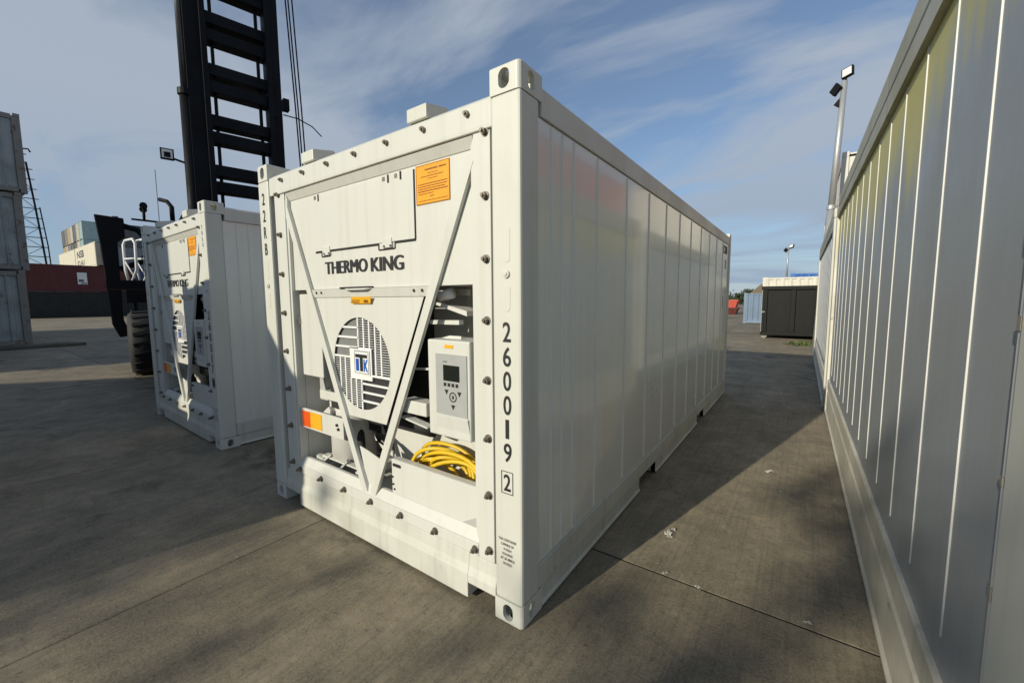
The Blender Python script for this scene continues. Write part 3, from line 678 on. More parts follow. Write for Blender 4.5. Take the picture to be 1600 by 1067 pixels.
# ------------------------------------------------------------------ old refrigerated containers along the right
def make_old_reefer(label, loc, rz, h, l=L, seams=None, panel=None, rail=None, top=None, code=False):
    t = thing('old_refrigerated_container', label, 'container', loc, rz, None)
    rail = rail or M['old_rail']; top = top or M['old_top']; panel = panel or M['old_panel']
    for x0 in (0, W-.15):
        for y0 in (0, l-.19):
            B(x0,x0+.15,y0+.001,y0+.189,.13,h-.13).build('corner_post', M['white'] if x0 == 0 and y0 == 0 else rail, t, bevel=.008)
            for z0 in (0, h-.1295): B(x0-.003,x0+.153,y0-.002,y0+.178,z0,z0+.1295).build('corner_casting', rail, t, bevel=.012)
    seams = seams or [.58+.41*k for k in range(int((l-.9)/.41)+1)]
    for sx in (0, 1):
        def bx(a0,a1,y0,y1,z0,z1):
            p,q = (a0,a1) if sx == 0 else (W-a1,W-a0); return B(p,q,y0,y1,z0,z1)
        e = [.191]+seams+[l-.191]
        for k in range(len(e)-1): bx(.028,.07,e[k]+.0006,e[k+1]-.0006,.335,h-.272).build('side_panel', panel, t)
        for s in seams:
            p = [(.0285,s-.004),(.0240,s-.0024),(.0240,s+.0024),(.0285,s+.004)]
            if sx: p = [(W-a,b) for a,b in p]
            MB().prism(p,'z',.575,h-.276).build('panel_seam', M['old_bead'], t)
        q = [(0,.012),(.0,.030),(.012,.045),(.012,.295),(.029,.330),(.10,.330),(.10,.012)]
        bk = [(.016,.470),(.010,.460),(.010,.345),(.027,.334),(.0275,.47)]
        u = [(.0,h-.270),(.0,h-.165),(.008,h-.155),(.008,h-.145),(.002,h-.135),(.002,h-.012),(.02,h),(.10,h),(.10,h-.270)]
        m_ = (lambda p: [(a,b) for a,b in p]) if sx == 0 else (lambda p: [(W-a,b) for a,b in p])
        MB().prism(m_(q),'y',.1785,l-.1785).build('bottom_rail', rail, t, bevel=.003)
        MB().prism(m_(bk),'y',.192,l-.192).build('kick_strip', rail, t)
        MB().prism(m_(u),'y',.1785,l-.1785).build('top_rail', top, t)
        if sx == 0:
            MB().prism([(.0275,.1905),(.014,.1905),(.008,.200),(.008,.222),(.0275,.228)],'z',.60,h-.28).build('post_weld', M['old_bead'], t)
    B(.10,W-.10,.10,l-.1,h-.06,h-.02).build('roof_panel', top, t); B(.1005,W-.1005,.02,l-.02,.14,.25).build('floor_frame', rail, t)
    for y0,y1 in ((.06,.10),(l-.10,l-.06)):
        e_ = B(.152,W-.152,y0,y1,.13,h-.13).build('end_wall', M['white'], t)
        for k in range(4): B(.25+k*.5,.29+k*.5,y0-.02 if y0<1 else y1,y0 if y0<1 else y1+.02,.2,h-.2).build('end_rib', M['white'], e_)
    for k in range(9):
        z = .45+k*.26+random.uniform(-.08,.08); B(.004,.0085,.200+random.uniform(0,.01),.218,z,z+random.uniform(.015,.05)).build('rust_chip', M['rusty'], t)
    return t
ro = make_old_reefer('long grey steel panelled container filling the right edge, greenish stains under its top rail', (1.381,-.42,0), .0104, 2.896, panel=M['algae'])
for kk,(y0,z0,w_) in enumerate(((.035,1.415,.07),(.035,1.30,.07))):
    text_mesh('post_lettering', '2' if kk else '0', .07, .11, (-.0012,y0+.075,z0), (0,-1,0), (0,0,1), M['print'], ro, bold=.012)
make_old_reefer('grey container end to end behind the right-hand container, only a strip showing', (1.300,5.78,0), .004, 2.80)
st_a = make_old_reefer('lower pale container of the far right stack behind the light pole', (1.66,13.0,0), 0, 2.75, l=12.19, panel=M['pale'], rail=M['pale'], top=M['pale'])
st_b = make_old_reefer('upper pale container showing above the right-hand container behind the light pole', (1.66,13.0,2.752), 0, 2.72, l=12.19, panel=M['pale'], rail=M['pale'], top=M['pale'])

# ------------------------------------------------------------------ ordinary steel containers
DRY_CACHE = {}
def corr(x0, x1, yb, z0, z1, sgn, pitch=.278, dep=.036, axis='x'):
    mb = MB(); pts = []; n = max(1, round((x1-x0)/pitch)); p = (x1-x0)/n
    for k in range(n):
        a = x0+k*p; pts += [(a,0),(a+p*.25,0),(a+p*.5,1),(a+p*.75,1)]
    pts.append((x1,0))
    for a,o in pts:
        for z in (z0,z1):
            y = yb-sgn*dep*o
            mb.v.append((a,y,z) if axis == 'x' else (y,a,z))
    for k in range(len(pts)-1): mb.f.append((2*k,2*k+2,2*k+3,2*k+1))
    return mb
def dry(label, loc, rz, mat, l=12.19, h=H, group=None, name='freight_container', doors=True, small=False, wd=W):
    t = thing(name, label, 'container', loc, rz, group)
    key = (l,h,wd)
    if key not in DRY_CACHE:
        P_ = []
        for x0 in (0,l-.12):
            for y0 in (0,wd-.12): P_.append(('corner_post', B(x0,x0+.12,y0,y0+.12,.119,h-.119).mesh('corner_post'), 0))
        for x0 in (-.004,l-.174):
            for y0 in (-.004,wd-.158):
                for z0 in (0,h-.118): P_.append(('corner_casting', B(x0,x0+.178,y0,y0+.162,z0,z0+.118).mesh('corner_casting'), 0))
        for y0 in (.002,wd-.062):
            P_.append(('top_rail', B(.175,l-.175,y0,y0+.06,h-.085,h-.02).mesh('top_rail'), 0)); P_.append(('bottom_rail', B(.175,l-.175,y0,y0+.06,.02,.17).mesh('bottom_rail'), 0))
        P_.append(('side_wall', corr(.121,l-.121,.012,.17,h-.085,-1).mesh('side_wall'), 0)); P_.append(('side_wall', corr(.121,l-.121,wd-.012,.17,h-.085,1).mesh('side_wall'), 0))
        P_.append(('end_wall', corr(.121,wd-.121,l-.012,.13,h-.12,1,axis='y').mesh('end_wall'), 0))
        P_.append(('roof_panel', B(.06,l-.06,.063,wd-.063,h-.045,h-.03).mesh('roof_panel'), 0)); P_.append(('floor_frame', B(.06,l-.06,.063,wd-.063,.12,.168).mesh('floor_frame'), 0))
        for y0,y1 in ((.122,wd/2-.004),(wd/2+.004,wd-.122)):
            P_.append(('door', B(.03,.07,y0,y1,.12,h-.12).mesh('door'), 0))
            for f_ in (.28,.72): P_.append(('locking_bar', MB().cyl((.012,y0+(y1-y0)*f_,.10),(.012,y0+(y1-y0)*f_,h-.10),.017,6).mesh('locking_bar'), 1))
        DRY_CACHE[key] = P_
    dr = None
    for n_,m_,sub in DRY_CACHE[key]:
        o = bpy.data.objects.new(n_, m_); C.objects.link(o); o.parent = dr if sub else t
        if not m_.materials: m_.materials.append(mat)
        o.material_slots[0].link = 'OBJECT'; o.material_slots[0].material = M['galv'] if sub else mat
        if n_ == 'door': dr = o
    return t
# three-high weathered stack at the left edge, ends towards the yard
for k,(lab,dy_) in enumerate((('bottom weathered white container of the three-high stack at the left edge',0),('middle weathered white container of the three-high stack at the left edge',.12),('top weathered white container of the three-high stack at the left edge',.28))):
    t = thing('weathered_container', lab, 'container', (-21.7,.42+dy_,2.702*k), R(180+random.uniform(-.4,.4)), 'weathered containers stacked at the left edge')
    # local: x runs away from the yard, y towards the frame edge
    B(.003,.20,.003,.20,.12,2.58).build('corner_post', M['rusty'], t, bevel=.01); B(.003,.20,W-.20,W-.003,.12,2.58).build('corner_post', M['rusty'], t, bevel=.01)
    for y0 in (0,W-.162):
        for z0 in (0,2.582):
            B(-.004,.178,y0,y0+.162,z0,z0+.118).build('corner_casting', M['rusty'], t, bevel=.01); B(11.99,12.19,y0,y0+.162,z0,z0+.118).build('corner_casting', M['rusty'], t, bevel=.01)
    B(.02,.16,.201,W-.201,2.50,2.66).build('end_header', M['rusty'], t, bevel=.006); B(.02,.16,.201,W-.201,.03,.20).build('end_sill', M['rusty'], t, bevel=.006)
    for y0,y1 in ((.205,1.212),(1.222,W-.205)):
        dr = B(.06,.11,y0,y1,.205,2.495).build('door', M['old_white'], t, bevel=.012)
        for f_ in (.25,.7): MB().cyl((.035,y0+(y1-y0)*f_,.12),(.035,y0+(y1-y0)*f_,2.58),.018,8).build('locking_bar', M['old_white'], dr)
        B(.052,.058,y0+.35,y0+.62,1.75,1.9).build('door_plate', M['rusty'], dr)
    for y0 in (.01,W-.05): B(.201,12.0,y0,y0+.04,.12,2.62).build('side_wall', M['old_white'], t)
    B(.2,12.0,.06,W-.06,2.62,2.66).build('roof_panel', M['old_white'], t)
    B(.2,12.0,.06,W-.06,.1,.16).build('floor_frame', M['rusty'], t)
for k in range(3):
    tag(B(-1.5,1.5,-.11,.11,0,.10).build('timber_baulk', M['wood'], None, bevel=.01), ('dark timber baulk nearest the leftmost container stack','dark timber baulk in the middle beside the leftmost stack','dark timber baulk furthest out beside the leftmost stack')[k], 'timber', 'timber baulks by the stack')
    o = bpy.data.objects['timber_baulk' if k == 0 else 'timber_baulk.%03d' % k]; o.location = (-21.2+.42*k, -.25+.15*k, 0); o.rotation_euler.z = R(84+4*k)

# far rows behind the handler
dry('dark green-black container on the ground under the red one at left', (-60.0,-1.0,0), R(90), M['d_black'])
rd = dry('dark red container stacked on the dark one in the left background', (-60.0,-1.0,2.594), R(90), M['d_red'], h=2.70)
pl = B(8.05,8.75,-.034,-.026,.75,1.95).build('white_plate', M['plate'], rd)
MB().box(8.12,8.5,-.040,-.0345,1.0,1.25).build('plate_print', M['d_grey'], pl); MB().box(8.28,8.7,-.040,-.0345,.80,.92).build('plate_print', M['d_grey'], pl)
dry('dark container on the ground under the blue one behind the handler', (-60.3,11.6,0), R(90), M['d_black'])
dry('deep blue container stacked beside the red one behind the handler', (-60.3,11.6,2.594), R(90), M['d_blue'])
dry('brown container at the bottom under the cream lettered one, behind the red one', (-68.0,12.34,0), R(180), M['d_brown'], h=2.896)
dry('grey container midway under the cream lettered one, behind the red one', (-68.0,12.34,2.898), R(180), M['d_grey'], h=2.896)
cr = dry('sunlit cream container with black lettering above the red one at left', (-68.0,12.34,5.796), R(180), M['d_cream'], h=2.896)
B(.2,12.0,W-.001,W+.012,.2,2.78).build('flat_cladding', M['d_cream'], cr)
text_mesh('lettering', 'NSB', 4.4, .95, (10.9,W+.016,1.45), (-1,0,0), (0,0,1), M['print'], cr, bold=.03)
text_mesh('lettering', 'ID.AU', 4.4, .70, (10.9,W+.016,.45), (-1,0,0), (0,0,1), M['print'], cr, bold=.02)
dry('brown container at the bottom of the tandem stack behind the cream lettered one', (-80.5,12.34,0), R(180), M['d_brown'], h=2.896)
dry('steel blue container midway in the tandem stack behind the cream lettered one', (-80.5,12.34,2.898), R(180), M['d_steel'], h=2.896)
dry('plain cream container end to end behind the cream lettered one', (-80.5,12.34,5.796), R(180), M['d_cream'], h=2.896)
ROWC = [('d_teal','pale teal'),('d_cream','cream'),('d_grey','charcoal'),('pale','off-white'),('d_yellow','ochre'),('d_grey2','mid grey'),('d_brown','brown')]
ORD = ['first','second','third','fourth','fifth','sixth','seventh']
for k,(mk,cn) in enumerate(ROWC):
    for lv in range(5):
        if lv < 3: lab, grp = 'far container low in the row of tall stacks, hidden behind the cream lettered one', 'hidden lower containers of the far row'
        else: lab, grp = '%s container, %s from the right, %s level of the far five-high row at left' % (cn, ORD[k], ('next to top','top')[lv-3]), 'far row of five-high containers'
        m_ = M[mk] if lv == 4 else M[ROWC[(k*3+lv*2+1) % 7][0]]
        if lv == 3: lab = '%s container, %s from the right, next to top level of the far five-high row' % (ROWC[(k*3+lv*2+1) % 7][1], ORD[k])
        c_ = dry(lab, (-94.0-2.62*k,12.9,2.898*lv), R(90), m_, h=2.896, group=grp)
for lv,(mk,cn) in enumerate((('d_black','black'),('d_grey','grey'),('d_grey2','light grey'),('d_grey','charcoal'))):
    dry('%s container at level %s of the four-high stack far behind the handler' % (cn, ('one','two','three','four')[lv]), (-63.2,10.6,2.594*lv), R(90), M[mk], group='four-high stack behind the handler')

# ------------------------------------------------------------------ leaning lattice mast behind the weathered stack
lt = thing('lattice_mast', 'dark slender lattice mast with ladder rungs rising behind the weathered stack', 'mast', (-66.0,4.95,0))
lt.scale = (1.63,1.63,1.52)
def leg_pt(s, z): 
    f_ = z/10.6; return Vector((0, (-.62 if s < 0 else .62)*(1-f_)+(-.10 if s < 0 else .22)*f_ -.16*f_*f_, z))
for s in (-1,1):
    MB().tube([leg_pt(s,z) for z in (0,2.6,5.2,7.8,10.6)],.055,6).build('mast_leg', M['handler'], lt)
for k in range(15):
    z = .9+k*.66; a_,b_ = leg_pt(-1,z),leg_pt(1,z); MB().bar(a_-Vector((0,.05,0)),b_+Vector((0,.22,0)),.04,.05).build('rung', M['handler'], lt)
    if k < 14: MB().bar(leg_pt(-1,z) if k%2 else leg_pt(1,z), leg_pt(1,z+.66) if k%2 else leg_pt(-1,z+.66),.03,.03).build('lattice_bar', M['handler'], lt)
MB().tube([(0,-.02,10.5),(0,-.30,10.9),(0,-.35,11.25),(0,-.05,11.45),(0,.22,11.5),(0,.30,11.3)],.05,6).build('mast_hook', M['handler'], lt)
MB().tube([(.2,.72,0),(.2,.60,5.0),(.2,.42,7.6)],.035,6).build('ladder_rail', M['handler'], lt)
MB().bar((0,-.32,11.15),(0,.12,11.1),.05,.05).build('hook_bar', M['handler'], lt)

# ------------------------------------------------------------------ container handler (tall mast machine)
hm, mm = M['handler'], M['mast']
hd = thing('container_handler', 'black container handler with a tall open mast behind the left container', 'forklift', (-11.45,3.55,0), R(-12.2))
# local: y along the mast's width, +x towards the machine's rear
ZT = 13.2
for s in (-1,1):
    yc = s*.91; cy_ = -1.13 if s < 0 else .80
    MB().box(-.22,.22,yc-.17,yc+(.17 if s < 0 else .07),.35,ZT-2).build('outer_rail', mm, hd, bevel=.01)
    MB().box(-.12,.30,yc-s*.21-.06,yc-s*.21+.06,.5,ZT).build('inner_rail', mm, hd, bevel=.008)
    MB().cyl((.10,cy_,.5),(.10,cy_,6.6),.115,14).build('lift_cylinder', mm, hd, smooth=True)
    MB().cyl((.10,cy_,6.6),(.10,cy_,ZT-.5),.075,14).build('cylinder_rod', M['chrome'], hd, smooth=True)
    MB().cyl((.10,cy_,6.58),(.10,cy_,6.72),.15,14).build('cylinder_gland', mm, hd)
    MB().bar((0,s*.50,.6),(0,s*.50,ZT-.3),.07,.07).build('lift_chain', hm, hd)
for k in range(7):
    for dz in (-.205,.205):
        z = 4.70+1.228*k+dz-1.228
        if z > .8: MB().box(-.19,.19,-.75,.75,z-.135,z+.135).build('cross_member', mm, hd, bevel=.01)
# hoses hanging beside the mast and the bent wire
for k,(o_,p_) in enumerate(((1.20,1.42),(1.27,1.48),(1.37,1.56))):
    MB().tube([(.15,o_-.02,ZT-.5),(.2,o_,10),(.25,(o_+p_)/2,7),(.25,p_,3.5)],.020,6).build('hose', hm, hd)
MB().tube([(0,1.05,6.78),(.1,1.4,6.74),(.2,1.75,6.58),(.25,1.98,6.35)],.016,6).build('bent_wire', hm, hd)
MB().box(-.1,.1,1.05,1.2,6.9,7.2).build('rail_clip', mm, hd)
# work light on its bracket
wl = MB().box(.02,.10,-1.69,-1.43,4.98,5.24).build('work_light', hm, hd, bevel=.01)
B(.1005,.108,-1.66,-1.46,5.01,5.21).build('lamp_lens', M['lamp_glass'], wl); B(.1085,.12,-1.62,-1.50,5.03,5.15).build('lamp_reflector', hm, wl)
MB().bar((.06,-1.45,5.03),(.06,-1.15,4.96),.04,.04).build('lamp_arm', hm, wl)
# spreader in front, one leg hanging
MB().box(-1.6,-1.1,-2.45,3.4,1.55,1.95).build('spreader_beam', hm, hd, bevel=.02)
MB().box(-1.1,-.2,-.9,.9,1.5,2.5).build('carriage', hm, hd, bevel=.02)
lg = MB().prism([(-2.98,3.72),(-2.45,3.68),(-2.45,3.22),(-2.60,3.08),(-2.62,1.1),(-2.50,.70),(-2.72,.66),(-2.84,1.0),(-2.92,3.0)],'x',-1.45,-1.25).build('spreader_leg', hm, hd, bevel=.02)
MB().tube([(-1.35,-2.47,3.5),(-1.35,-2.2,3.42),(-1.35,-2.05,3.2),(-1.35,-2.0,2.9),(-1.35,-2.2,2.6),(-1.35,-2.60,2.4)],.07,10).build('spreader_arm', hm, hd, smooth=True)
MB().cyl((-1.35,-2.6,3.72),(-1.35,-2.6,3.60),.06,8).build('twist_lock', M['chrome'], hd)
# chassis, cab, wheels
MB().prism([(-1.0,.85),(-.9,1.95),(4.6,1.9),(5.0,1.5),(5.0,.7),(3.8,.55),(.4,.55)],'y',-1.95,1.95).build('chassis', hm, hd, bevel=.03)
MB().prism([(3.4,1.91),(3.4,2.5),(4.8,2.4),(5.0,1.91)],'y',-1.6,1.6).build('counterweight', hm, hd, bevel=.05)
B(-.4,.5,-2.5,-1.96,1.55,1.95).build('step_platform', hm, hd)
cab = MB().prism([(2.2,1.96),(2.05,2.6),(2.25,3.02),(3.7,3.02),(3.8,1.96)],'y',-1.55,.1).build('cab', hm, hd, bevel=.03)
B(2.1,3.85,-1.65,.18,3.03,3.10).build('cab_roof', hm, cab, bevel=.02)
B(2.4,3.6,-1.556,-1.551,2.2,2.9).build('cab_window', M['screen'], cab)
MB().bar((2.75,-2.3,3.10),(2.75,-1.6,3.08),.05,.03).build('lamp_bar', hm, cab)
for x_ in (2.55,2.95):
    MB().tube([(2.75,-2.12,3.10),(x_,-2.12,3.16),(x_,-2.12,3.27)],.02,6).build('lamp_stalk', hm, cab); MB().tube([(x_-.08,-2.12,3.33),(x_-.02,-2.12,3.33),(x_+.08,-2.12,3.33)],[.035,.06,.055],10).build('roof_lamp', hm, cab)
MB().tube([(3.0,-1.72,3.1),(3.0,-1.72,3.36),(2.96,-1.78,3.46),(2.85,-1.88,3.50)],.038,10).build('exhaust_pipe', hm, cab, smooth=True)
MB().cyl((2.6,-1.9,3.1),(2.6,-1.9,4.1),.005,4).build('aerial', hm, cab)
for k,(x_,y_) in enumerate(((2.9,-2.44),(3.0,-2.28))):
    MB().tube([(x_,y_+.03,1.95),(x_,y_,2.15),(x_,y_,2.60),(x_,y_+.03,2.68),(x_+.2,y_+.13,2.70),(x_+.25,y_+.16,2.62),(x_+.25,y_+.15,2.15),(x_+.1,y_+.08,1.95)],.022,8).tube([(x_,y_,2.35),(x_+.25,y_+.15,2.35)],.018,6).tube([(x_,y_,2.32),(x_+.2,y_+.12,2.0)],.012,6).build('handrail', M['railwhite'], hd, smooth=True)
B(2.2,3.6,-2.68,-1.96,1.80,1.94).build('cab_step', hm, hd)
for x_,y_ in ((1.32,-2.52),(1.32,1.97),(4.2,-2.1),(4.2,1.6)):
    tw = MB(); r_ = .69; prof = [(.42,0),(.62,.02),(.68,.10),(.68,.45),(.62,.53),(.42,.55)]
    n_ = 28
    for (rr_,yy) in prof:
        for k in range(n_): a = 2*math.pi*k/n_; tw.v.append((x_+rr_*math.cos(a), y_+yy, r_+rr_*math.sin(a)))
    for i in range(len(prof)-1):
        for k in range(n_): tw.f.append((i*n_+k,i*n_+(k+1)%n_,(i+1)*n_+(k+1)%n_,(i+1)*n_+k))
    wh = tw.build('tyre', M['rubber'], hd, smooth=True)
    MB().tube([(x_,y_+.12,r_),(x_,y_+.14,r_),(x_,y_+.43,r_)],[.37,.42,.42],24).build('rim', M['d_grey2'], wh)
    for k in range(20):
        a = 2*math.pi*k/20; MB().bar((x_+.685*math.cos(a),y_+.08,r_+.685*math.sin(a)),(x_+.685*math.cos(a+.14),y_+.47,r_+.685*math.sin(a+.14)),.07,.03,up=(math.cos(a),0,math.sin(a))).build('tread_lug', M['rubber'], wh)

# ------------------------------------------------------------------ right background
bn = thing('waste_bin', 'black steel roll-off bin with raised ribs standing beyond the gap', 'bin', (-.32,17.0,0))
B(0,5.2,.02,2.3,.20,1.86).build('bin_body', M['binblack'], bn)
B(-.03,5.23,-.05,.06,1.86,2.00).build('bin_rim', M['binblack'], bn, bevel=.015); B(-.03,5.23,-.02,.019,.13,.26).build('bin_sill', M['binblack'], bn, bevel=.01)
for x_ in (0,.90,1.62,2.45,3.3,4.2,5.06): B(x_+.01,x_+.17,-.045,.0195,.262,1.858).build('bin_rib', M['binblack'], bn, bevel=.012)
B(.0,.09,-.06,.40,.26,1.95).build('door_post', M['binblack'], bn, bevel=.01)
B(-.05,.10,-.08,-.046,1.0,1.05).build('door_hinge', M['rusty'], bn)
for x_ in (.10,4.9): 
    for y_ in (.05,2.0): MB().cyl((x_,y_,.10),(x_,y_+.20,.10),.10,14).build('roller', M['rusty'], bn)
dry('cream ribbed container with a rusty top corner behind the black bin', (-.50,19.3,0), 0, M['pale'], h=2.43)
dry('bright blue container whose top shows above the cream one at right', (.42,21.9,0), 0, M['d_bblue'], h=2.70)
dry('small steel blue corrugated container left of the black bin', (-2.04,27.3,0), 0, M['d_steel'], l=4.2, h=1.85, wd=2.2)
shd = thing('brown_shed', 'small shed with a brown hipped roof behind the steel blue container', 'shed', (-2.2,32.0,0))
B(.1,4.9,.1,3.9,0,1.88).build('shed_wall', M['d_brown'], shd)
MB().add([(0,0,1.86),(5,0,1.86),(5,4,1.86),(0,4,1.86),(.55,1.6,2.55),(4.4,1.6,2.55),(4.4,2.4,2.55),(.55,2.4,2.55)],[(0,1,5,4),(1,2,6,5),(2,3,7,6),(3,0,4,7),(4,5,6,7),(3,2,1,0)]).build('shed_roof', M['roofing'], shd)
def skip(label, loc, mat, h_):
    t = thing('waste_skip', label, 'skip', loc)
    MB().hexa([(.2,.15,0),(3.3,.15,0),(3.3,1.6,0),(.2,1.6,0)],[(0,0,h_),(3.5,0,h_),(3.5,1.75,h_),(0,1.75,h_)]).build('skip_body', mat, t)
    B(-.04,3.54,-.05,.04,h_-.09,h_+.02).build('skip_rim', mat, t)
    for x_ in (.5,1.4,2.3,3.0): MB().hexa([(x_,.11,.02),(x_+.1,.11,.02),(x_+.1,.15,.02),(x_,.15,.02)],[(x_,-.035,h_-.1),(x_+.1,-.035,h_-.1),(x_+.1,.02,h_-.1),(x_,.02,h_-.1)]).build('skip_rib', mat, t)
skip('bright red skip stacked on the dark red one far down the gap', (-7.65,42.3,.62), M['d_bred'], .72)
skip('dark red skip on the ground far down the gap', (-7.65,42.3,0), M['d_red'], .62)

def light_pole(label, loc, h_, r0, lean, heads):
    t = thing('light_pole', label, 'light pole', loc)
    lx,ly = lean
    top = Vector((lx,ly,h_)); m1 = top*.55
    MB().tube([(0,0,0),m1],[r0*1.25,r0*1.05],12).build('pole_lower', M['galv'], t, smooth=True)
    MB().tube([m1,m1+(top-m1)*.03],[r0*1.25,r0*1.25],12).build('pole_collar', M['galv'], t)
    MB().tube([m1,top],[r0*.95,r0*.75],12).build('pole_upper', M['galv'], t, smooth=True)
    for (dx_,dz_,rz_,tilt,s_) in heads:
        c_ = top+Vector((dx_,0,dz_)); o = bpy.data.objects.new('floodlight', MB().box(-.13*s_,.13*s_,-.04*s_,.04*s_,-.13*s_,.13*s_).mesh('floodlight')); C.objects.link(o); o.data.materials.append(M['handler']); o.parent = t; o.location = c_; o.rotation_euler = (tilt,rz_*.3,rz_)
        g_ = B(-.105*s_,.105*s_,-.048*s_,-.0405*s_,-.105*s_,.105*s_).build('lamp_glass', M['lamp_glass'], o)
        MB().bar(c_,top-Vector((0,0,.12*s_)),.04,.04).build('lamp_bracket', M['handler'], t)
    return t
light_pole('galvanised light pole with floodlights leaning over the right-hand containers', (1.34,12.35,0), 7.05, .085, (.24,0), ((.05,.20,R(-28),R(-12),.95),(-.17,-.16,R(140),R(10),.9),(-.09,-.52,R(160),R(5),.6)))
light_pole('thin distant light pole standing beyond the cream container', (-.62,48.0,0), 6.4, .09, (.06,0), ((.25,.18,R(-30),R(-35),1.6),(-.2,-.15,R(150),R(0),1.3)))

# ------------------------------------------------------------------ things beside and behind the camera
dry('grey container at the bottom of the second row behind the right-hand container', (6.7,.6,0), R(90), M['d_grey2'], h=2.896)
dry('bright red container on top of the second row, mirrored in the large white side', (6.7,.6,2.9), R(90), M['d_bred'], h=2.591)
sa = dry('short grey container beside the photographer that shades the left ground', (0,0,0), 0, M['d_grey2'], l=2.45, h=2.896, wd=2.2)
sa.location = (-3.15,-4.65,0); sa.rotation_euler.z = R(90+8)
wh_ = thing('shade_block', 'unseen grey block added behind the photographer to shade the left of the yard', 'shade_block', (-7.56,-8.67,0))  # unseen building-sized block, added only for its shadow across the left yard
FP = [(0,0),(-18.6,-23.8),(-21.5,-35.8),(-2.9,-12.0)]  # outline set by the edges of the shadow it has to throw
MB().prism(FP,'z',0,7.6).build('wall', M['d_grey2'], wh_); MB().prism(FP,'z',7.602,7.8).build('roof', M['d_grey'], wh_)
for k in range(5):
    f0,f1 = .06+k*.19,.06+k*.19+.1; e = Vector((-18.6,-23.8,0)); n_ = Vector((-.788,.616,0))*.05
    MB().hexa([e*f0+n_,e*f1+n_,e*f1+n_*.05,e*f0+n_*.05],[e*f0+n_+Vector((0,0,3.6)),e*f1+n_+Vector((0,0,3.6)),e*f1+n_*.05+Vector((0,0,3.6)),e*f0+n_*.05+Vector((0,0,3.6))]).build('block_panel', M['d_grey'], wh_)
for lv in range(2): dry(('lower','upper')[lv]+' grey container of the unseen pair added beside the weathered stack to shade the yard', (-27.3,-6.6,2.594*lv), 0, M['d_grey'])  # pair added out of view so its shadow covers the far-left ground

skip('low grey skip shape added unseen beside the photographer to shade the left ground', (-9.3,-4.55,0), M['d_grey'], 1.46)  # low box added out of view to keep sun off the ground strip

# ------------------------------------------------------------------ trees, weeds, litter
def leaf_mat(name, c):
    m, t, b = new_mat(name); n = noise(t, 3.0, 3); oi = t.nodes.new('ShaderNodeNewGeometry')
    t.links.new(mix(t, ramp(t, n, .3,.7), tuple(x*.6 for x in c), tuple(min(1,x*1.5) for x in c)), b.inputs['Base Color']); b.inputs['Roughness'].default_value = .6
    return m
M['leaf'] = leaf_mat('leaf_green', (.04,.055,.022)); M['weed'] = leaf_mat('weed_green', (.07,.095,.025)); M['bark'] = painted('bark', (.12,.09,.065), .9, dirt=.5)
def tree(label, loc, h_, cr_, nclump, nleaf, ls, seed, name='tree'):
    rg = random.Random(seed); t = thing(name, label, 'tree', loc)
    tr = MB(); tr.tube([(0,0,0),(.08,.05,h_*.25),(-.05,.1,h_*.5),(.05,0,h_*.8)],[h_*.028,h_*.022,h_*.016,h_*.006],8)
    cl = []
    for k in range(nclump):
        a = rg.uniform(0,6.28); z = rg.uniform(.42,.97); r_ = cr_*math.sin(min(1,(1-z)*1.9+.18)*1.57)*rg.uniform(.35,1)
        c_ = Vector((r_*math.cos(a), r_*math.sin(a), z*h_)); cl.append(c_)
        if k%2 == 0: tr.tube([(0,.05,h_*max(.25,z-.3)), c_*.5+Vector((0,0,h_*(z-.12)*.5)), c_],[h_*.010,h_*.006,h_*.002],5)
    tr.build('trunk', M['bark'], t, smooth=True)
    mb = MB()
    for c_ in cl:
        s_ = cr_*rg.uniform(.18,.34)
        for k in range(nleaf):
            p = c_+Vector((rg.gauss(0,.5),rg.gauss(0,.5),rg.gauss(0,.42)))*s_
            n_ = Vector((rg.gauss(0,1),rg.gauss(0,1),rg.gauss(0,1))).normalized(); u = n_.orthogonal().normalized()*ls*rg.uniform(.6,1.2); v = n_.cross(u)*.55
            mb.add([p-u,p+v,p+u,p-v],[(0,1,2,3)])
    mb.build('crown', M['leaf'], t)
    return t
tree('broad leafy tree behind the photographer dappling the ground by the right container', (-3.7,-20.0,0), 9.2, 2.3, 18, 36, .17, 3)
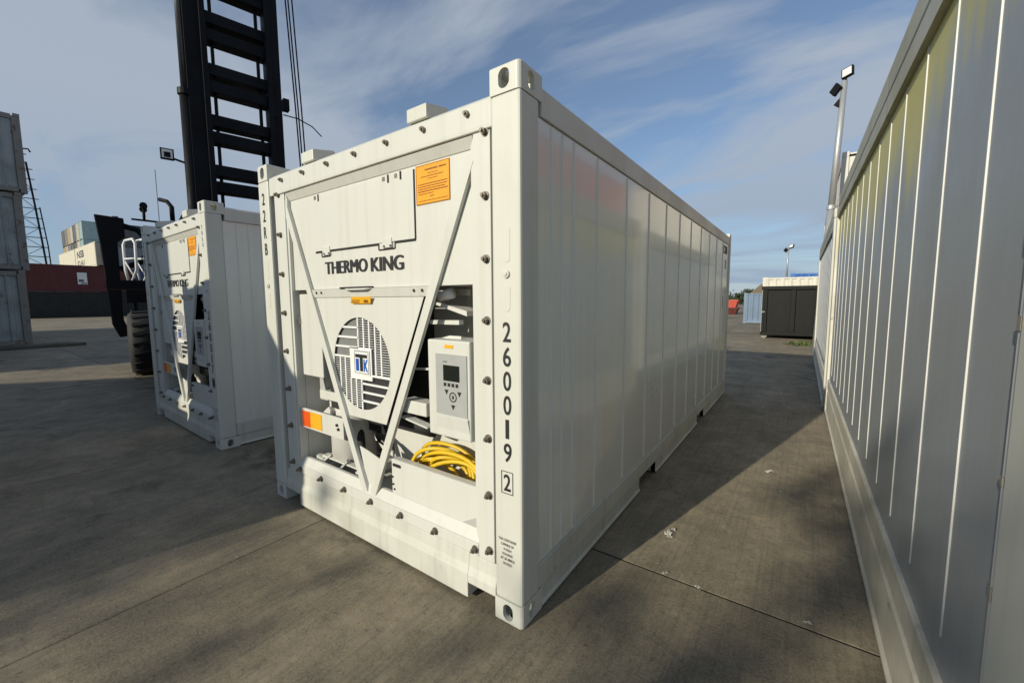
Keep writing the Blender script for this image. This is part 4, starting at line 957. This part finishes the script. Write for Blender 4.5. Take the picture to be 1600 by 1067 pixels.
tree('loose leafy tree behind the photographer dappling the ground at bottom left', (-7.3,-21.0,0), 8.35, 2.9, 24, 36, .17, 5)
tree('dark small tree beyond the steel blue container far down the gap', (-4.2,50.0,0), 2.3, 1.2, 40, 60, .12, 8)
tree('low dark tree on the horizon behind the red skips', (-9.5,62.0,0), 2.7, 2.6, 50, 60, .16, 9)
wd = MB(); rg = random.Random(4)
for k in range(160):
    a = rg.uniform(0,6.28); r_ = rg.uniform(0,.42); p = Vector((r_*math.cos(a)*1.3,r_*math.sin(a),0)); h_ = rg.uniform(.05,.22)*(1-r_*.9); ln = Vector((rg.uniform(-.12,.12),rg.uniform(-.12,.12),h_))
    u = Vector((math.cos(a+1),math.sin(a+1),0))*.02
    wd.add([p-u,p+u,p+ln*.6+u*.8,p+ln,p+ln*.6-u*.8],[(0,1,2,3,4)])
wo_ = wd.build('weed_clump', M['weed'], loc=(1.05,14.9,0)); tag(wo_, 'green weed clump at the foot of the black bin', 'weeds')
def scrap(label, loc, s_, seed, name='litter_scrap'):
    rg = random.Random(seed); mb = MB(); n_ = 6
    for i in range(n_):
        for j in range(n_): mb.v.append(((i/(n_-1)-.5)*s_*1.8+rg.uniform(-.1,.1)*s_, (j/(n_-1)-.5)*s_+rg.uniform(-.1,.1)*s_, rg.uniform(.002,.22)*s_))
    for i in range(n_-1):
        for j in range(n_-1):
            if rg.random() > .25: mb.f.append((i*n_+j,(i+1)*n_+j,(i+1)*n_+j+1,i*n_+j+1))
    o = mb.build(name, M['litter'], loc=loc); o.rotation_euler.z = rg.uniform(0,3); tag(o, label, 'litter', 'litter on the concrete')
scrap('pale torn scrap lying across the container shadow edge', (.36,1.25,.002), .065, 1)
scrap('small crumpled scrap on the sunlit concrete near the right container', (.83,2.77,.002), .05, 2)
scrap('tiny scrap caught in the concrete joint nearest the large container', (.44,.82,.002), .018, 3)
scrap('tiny scrap caught in the concrete joint midway across the gap', (.62,.80,.002), .022, 4)
scrap('tiny pale scrap in the joint close to the right container', (1.11,.84,.002), .02, 5)
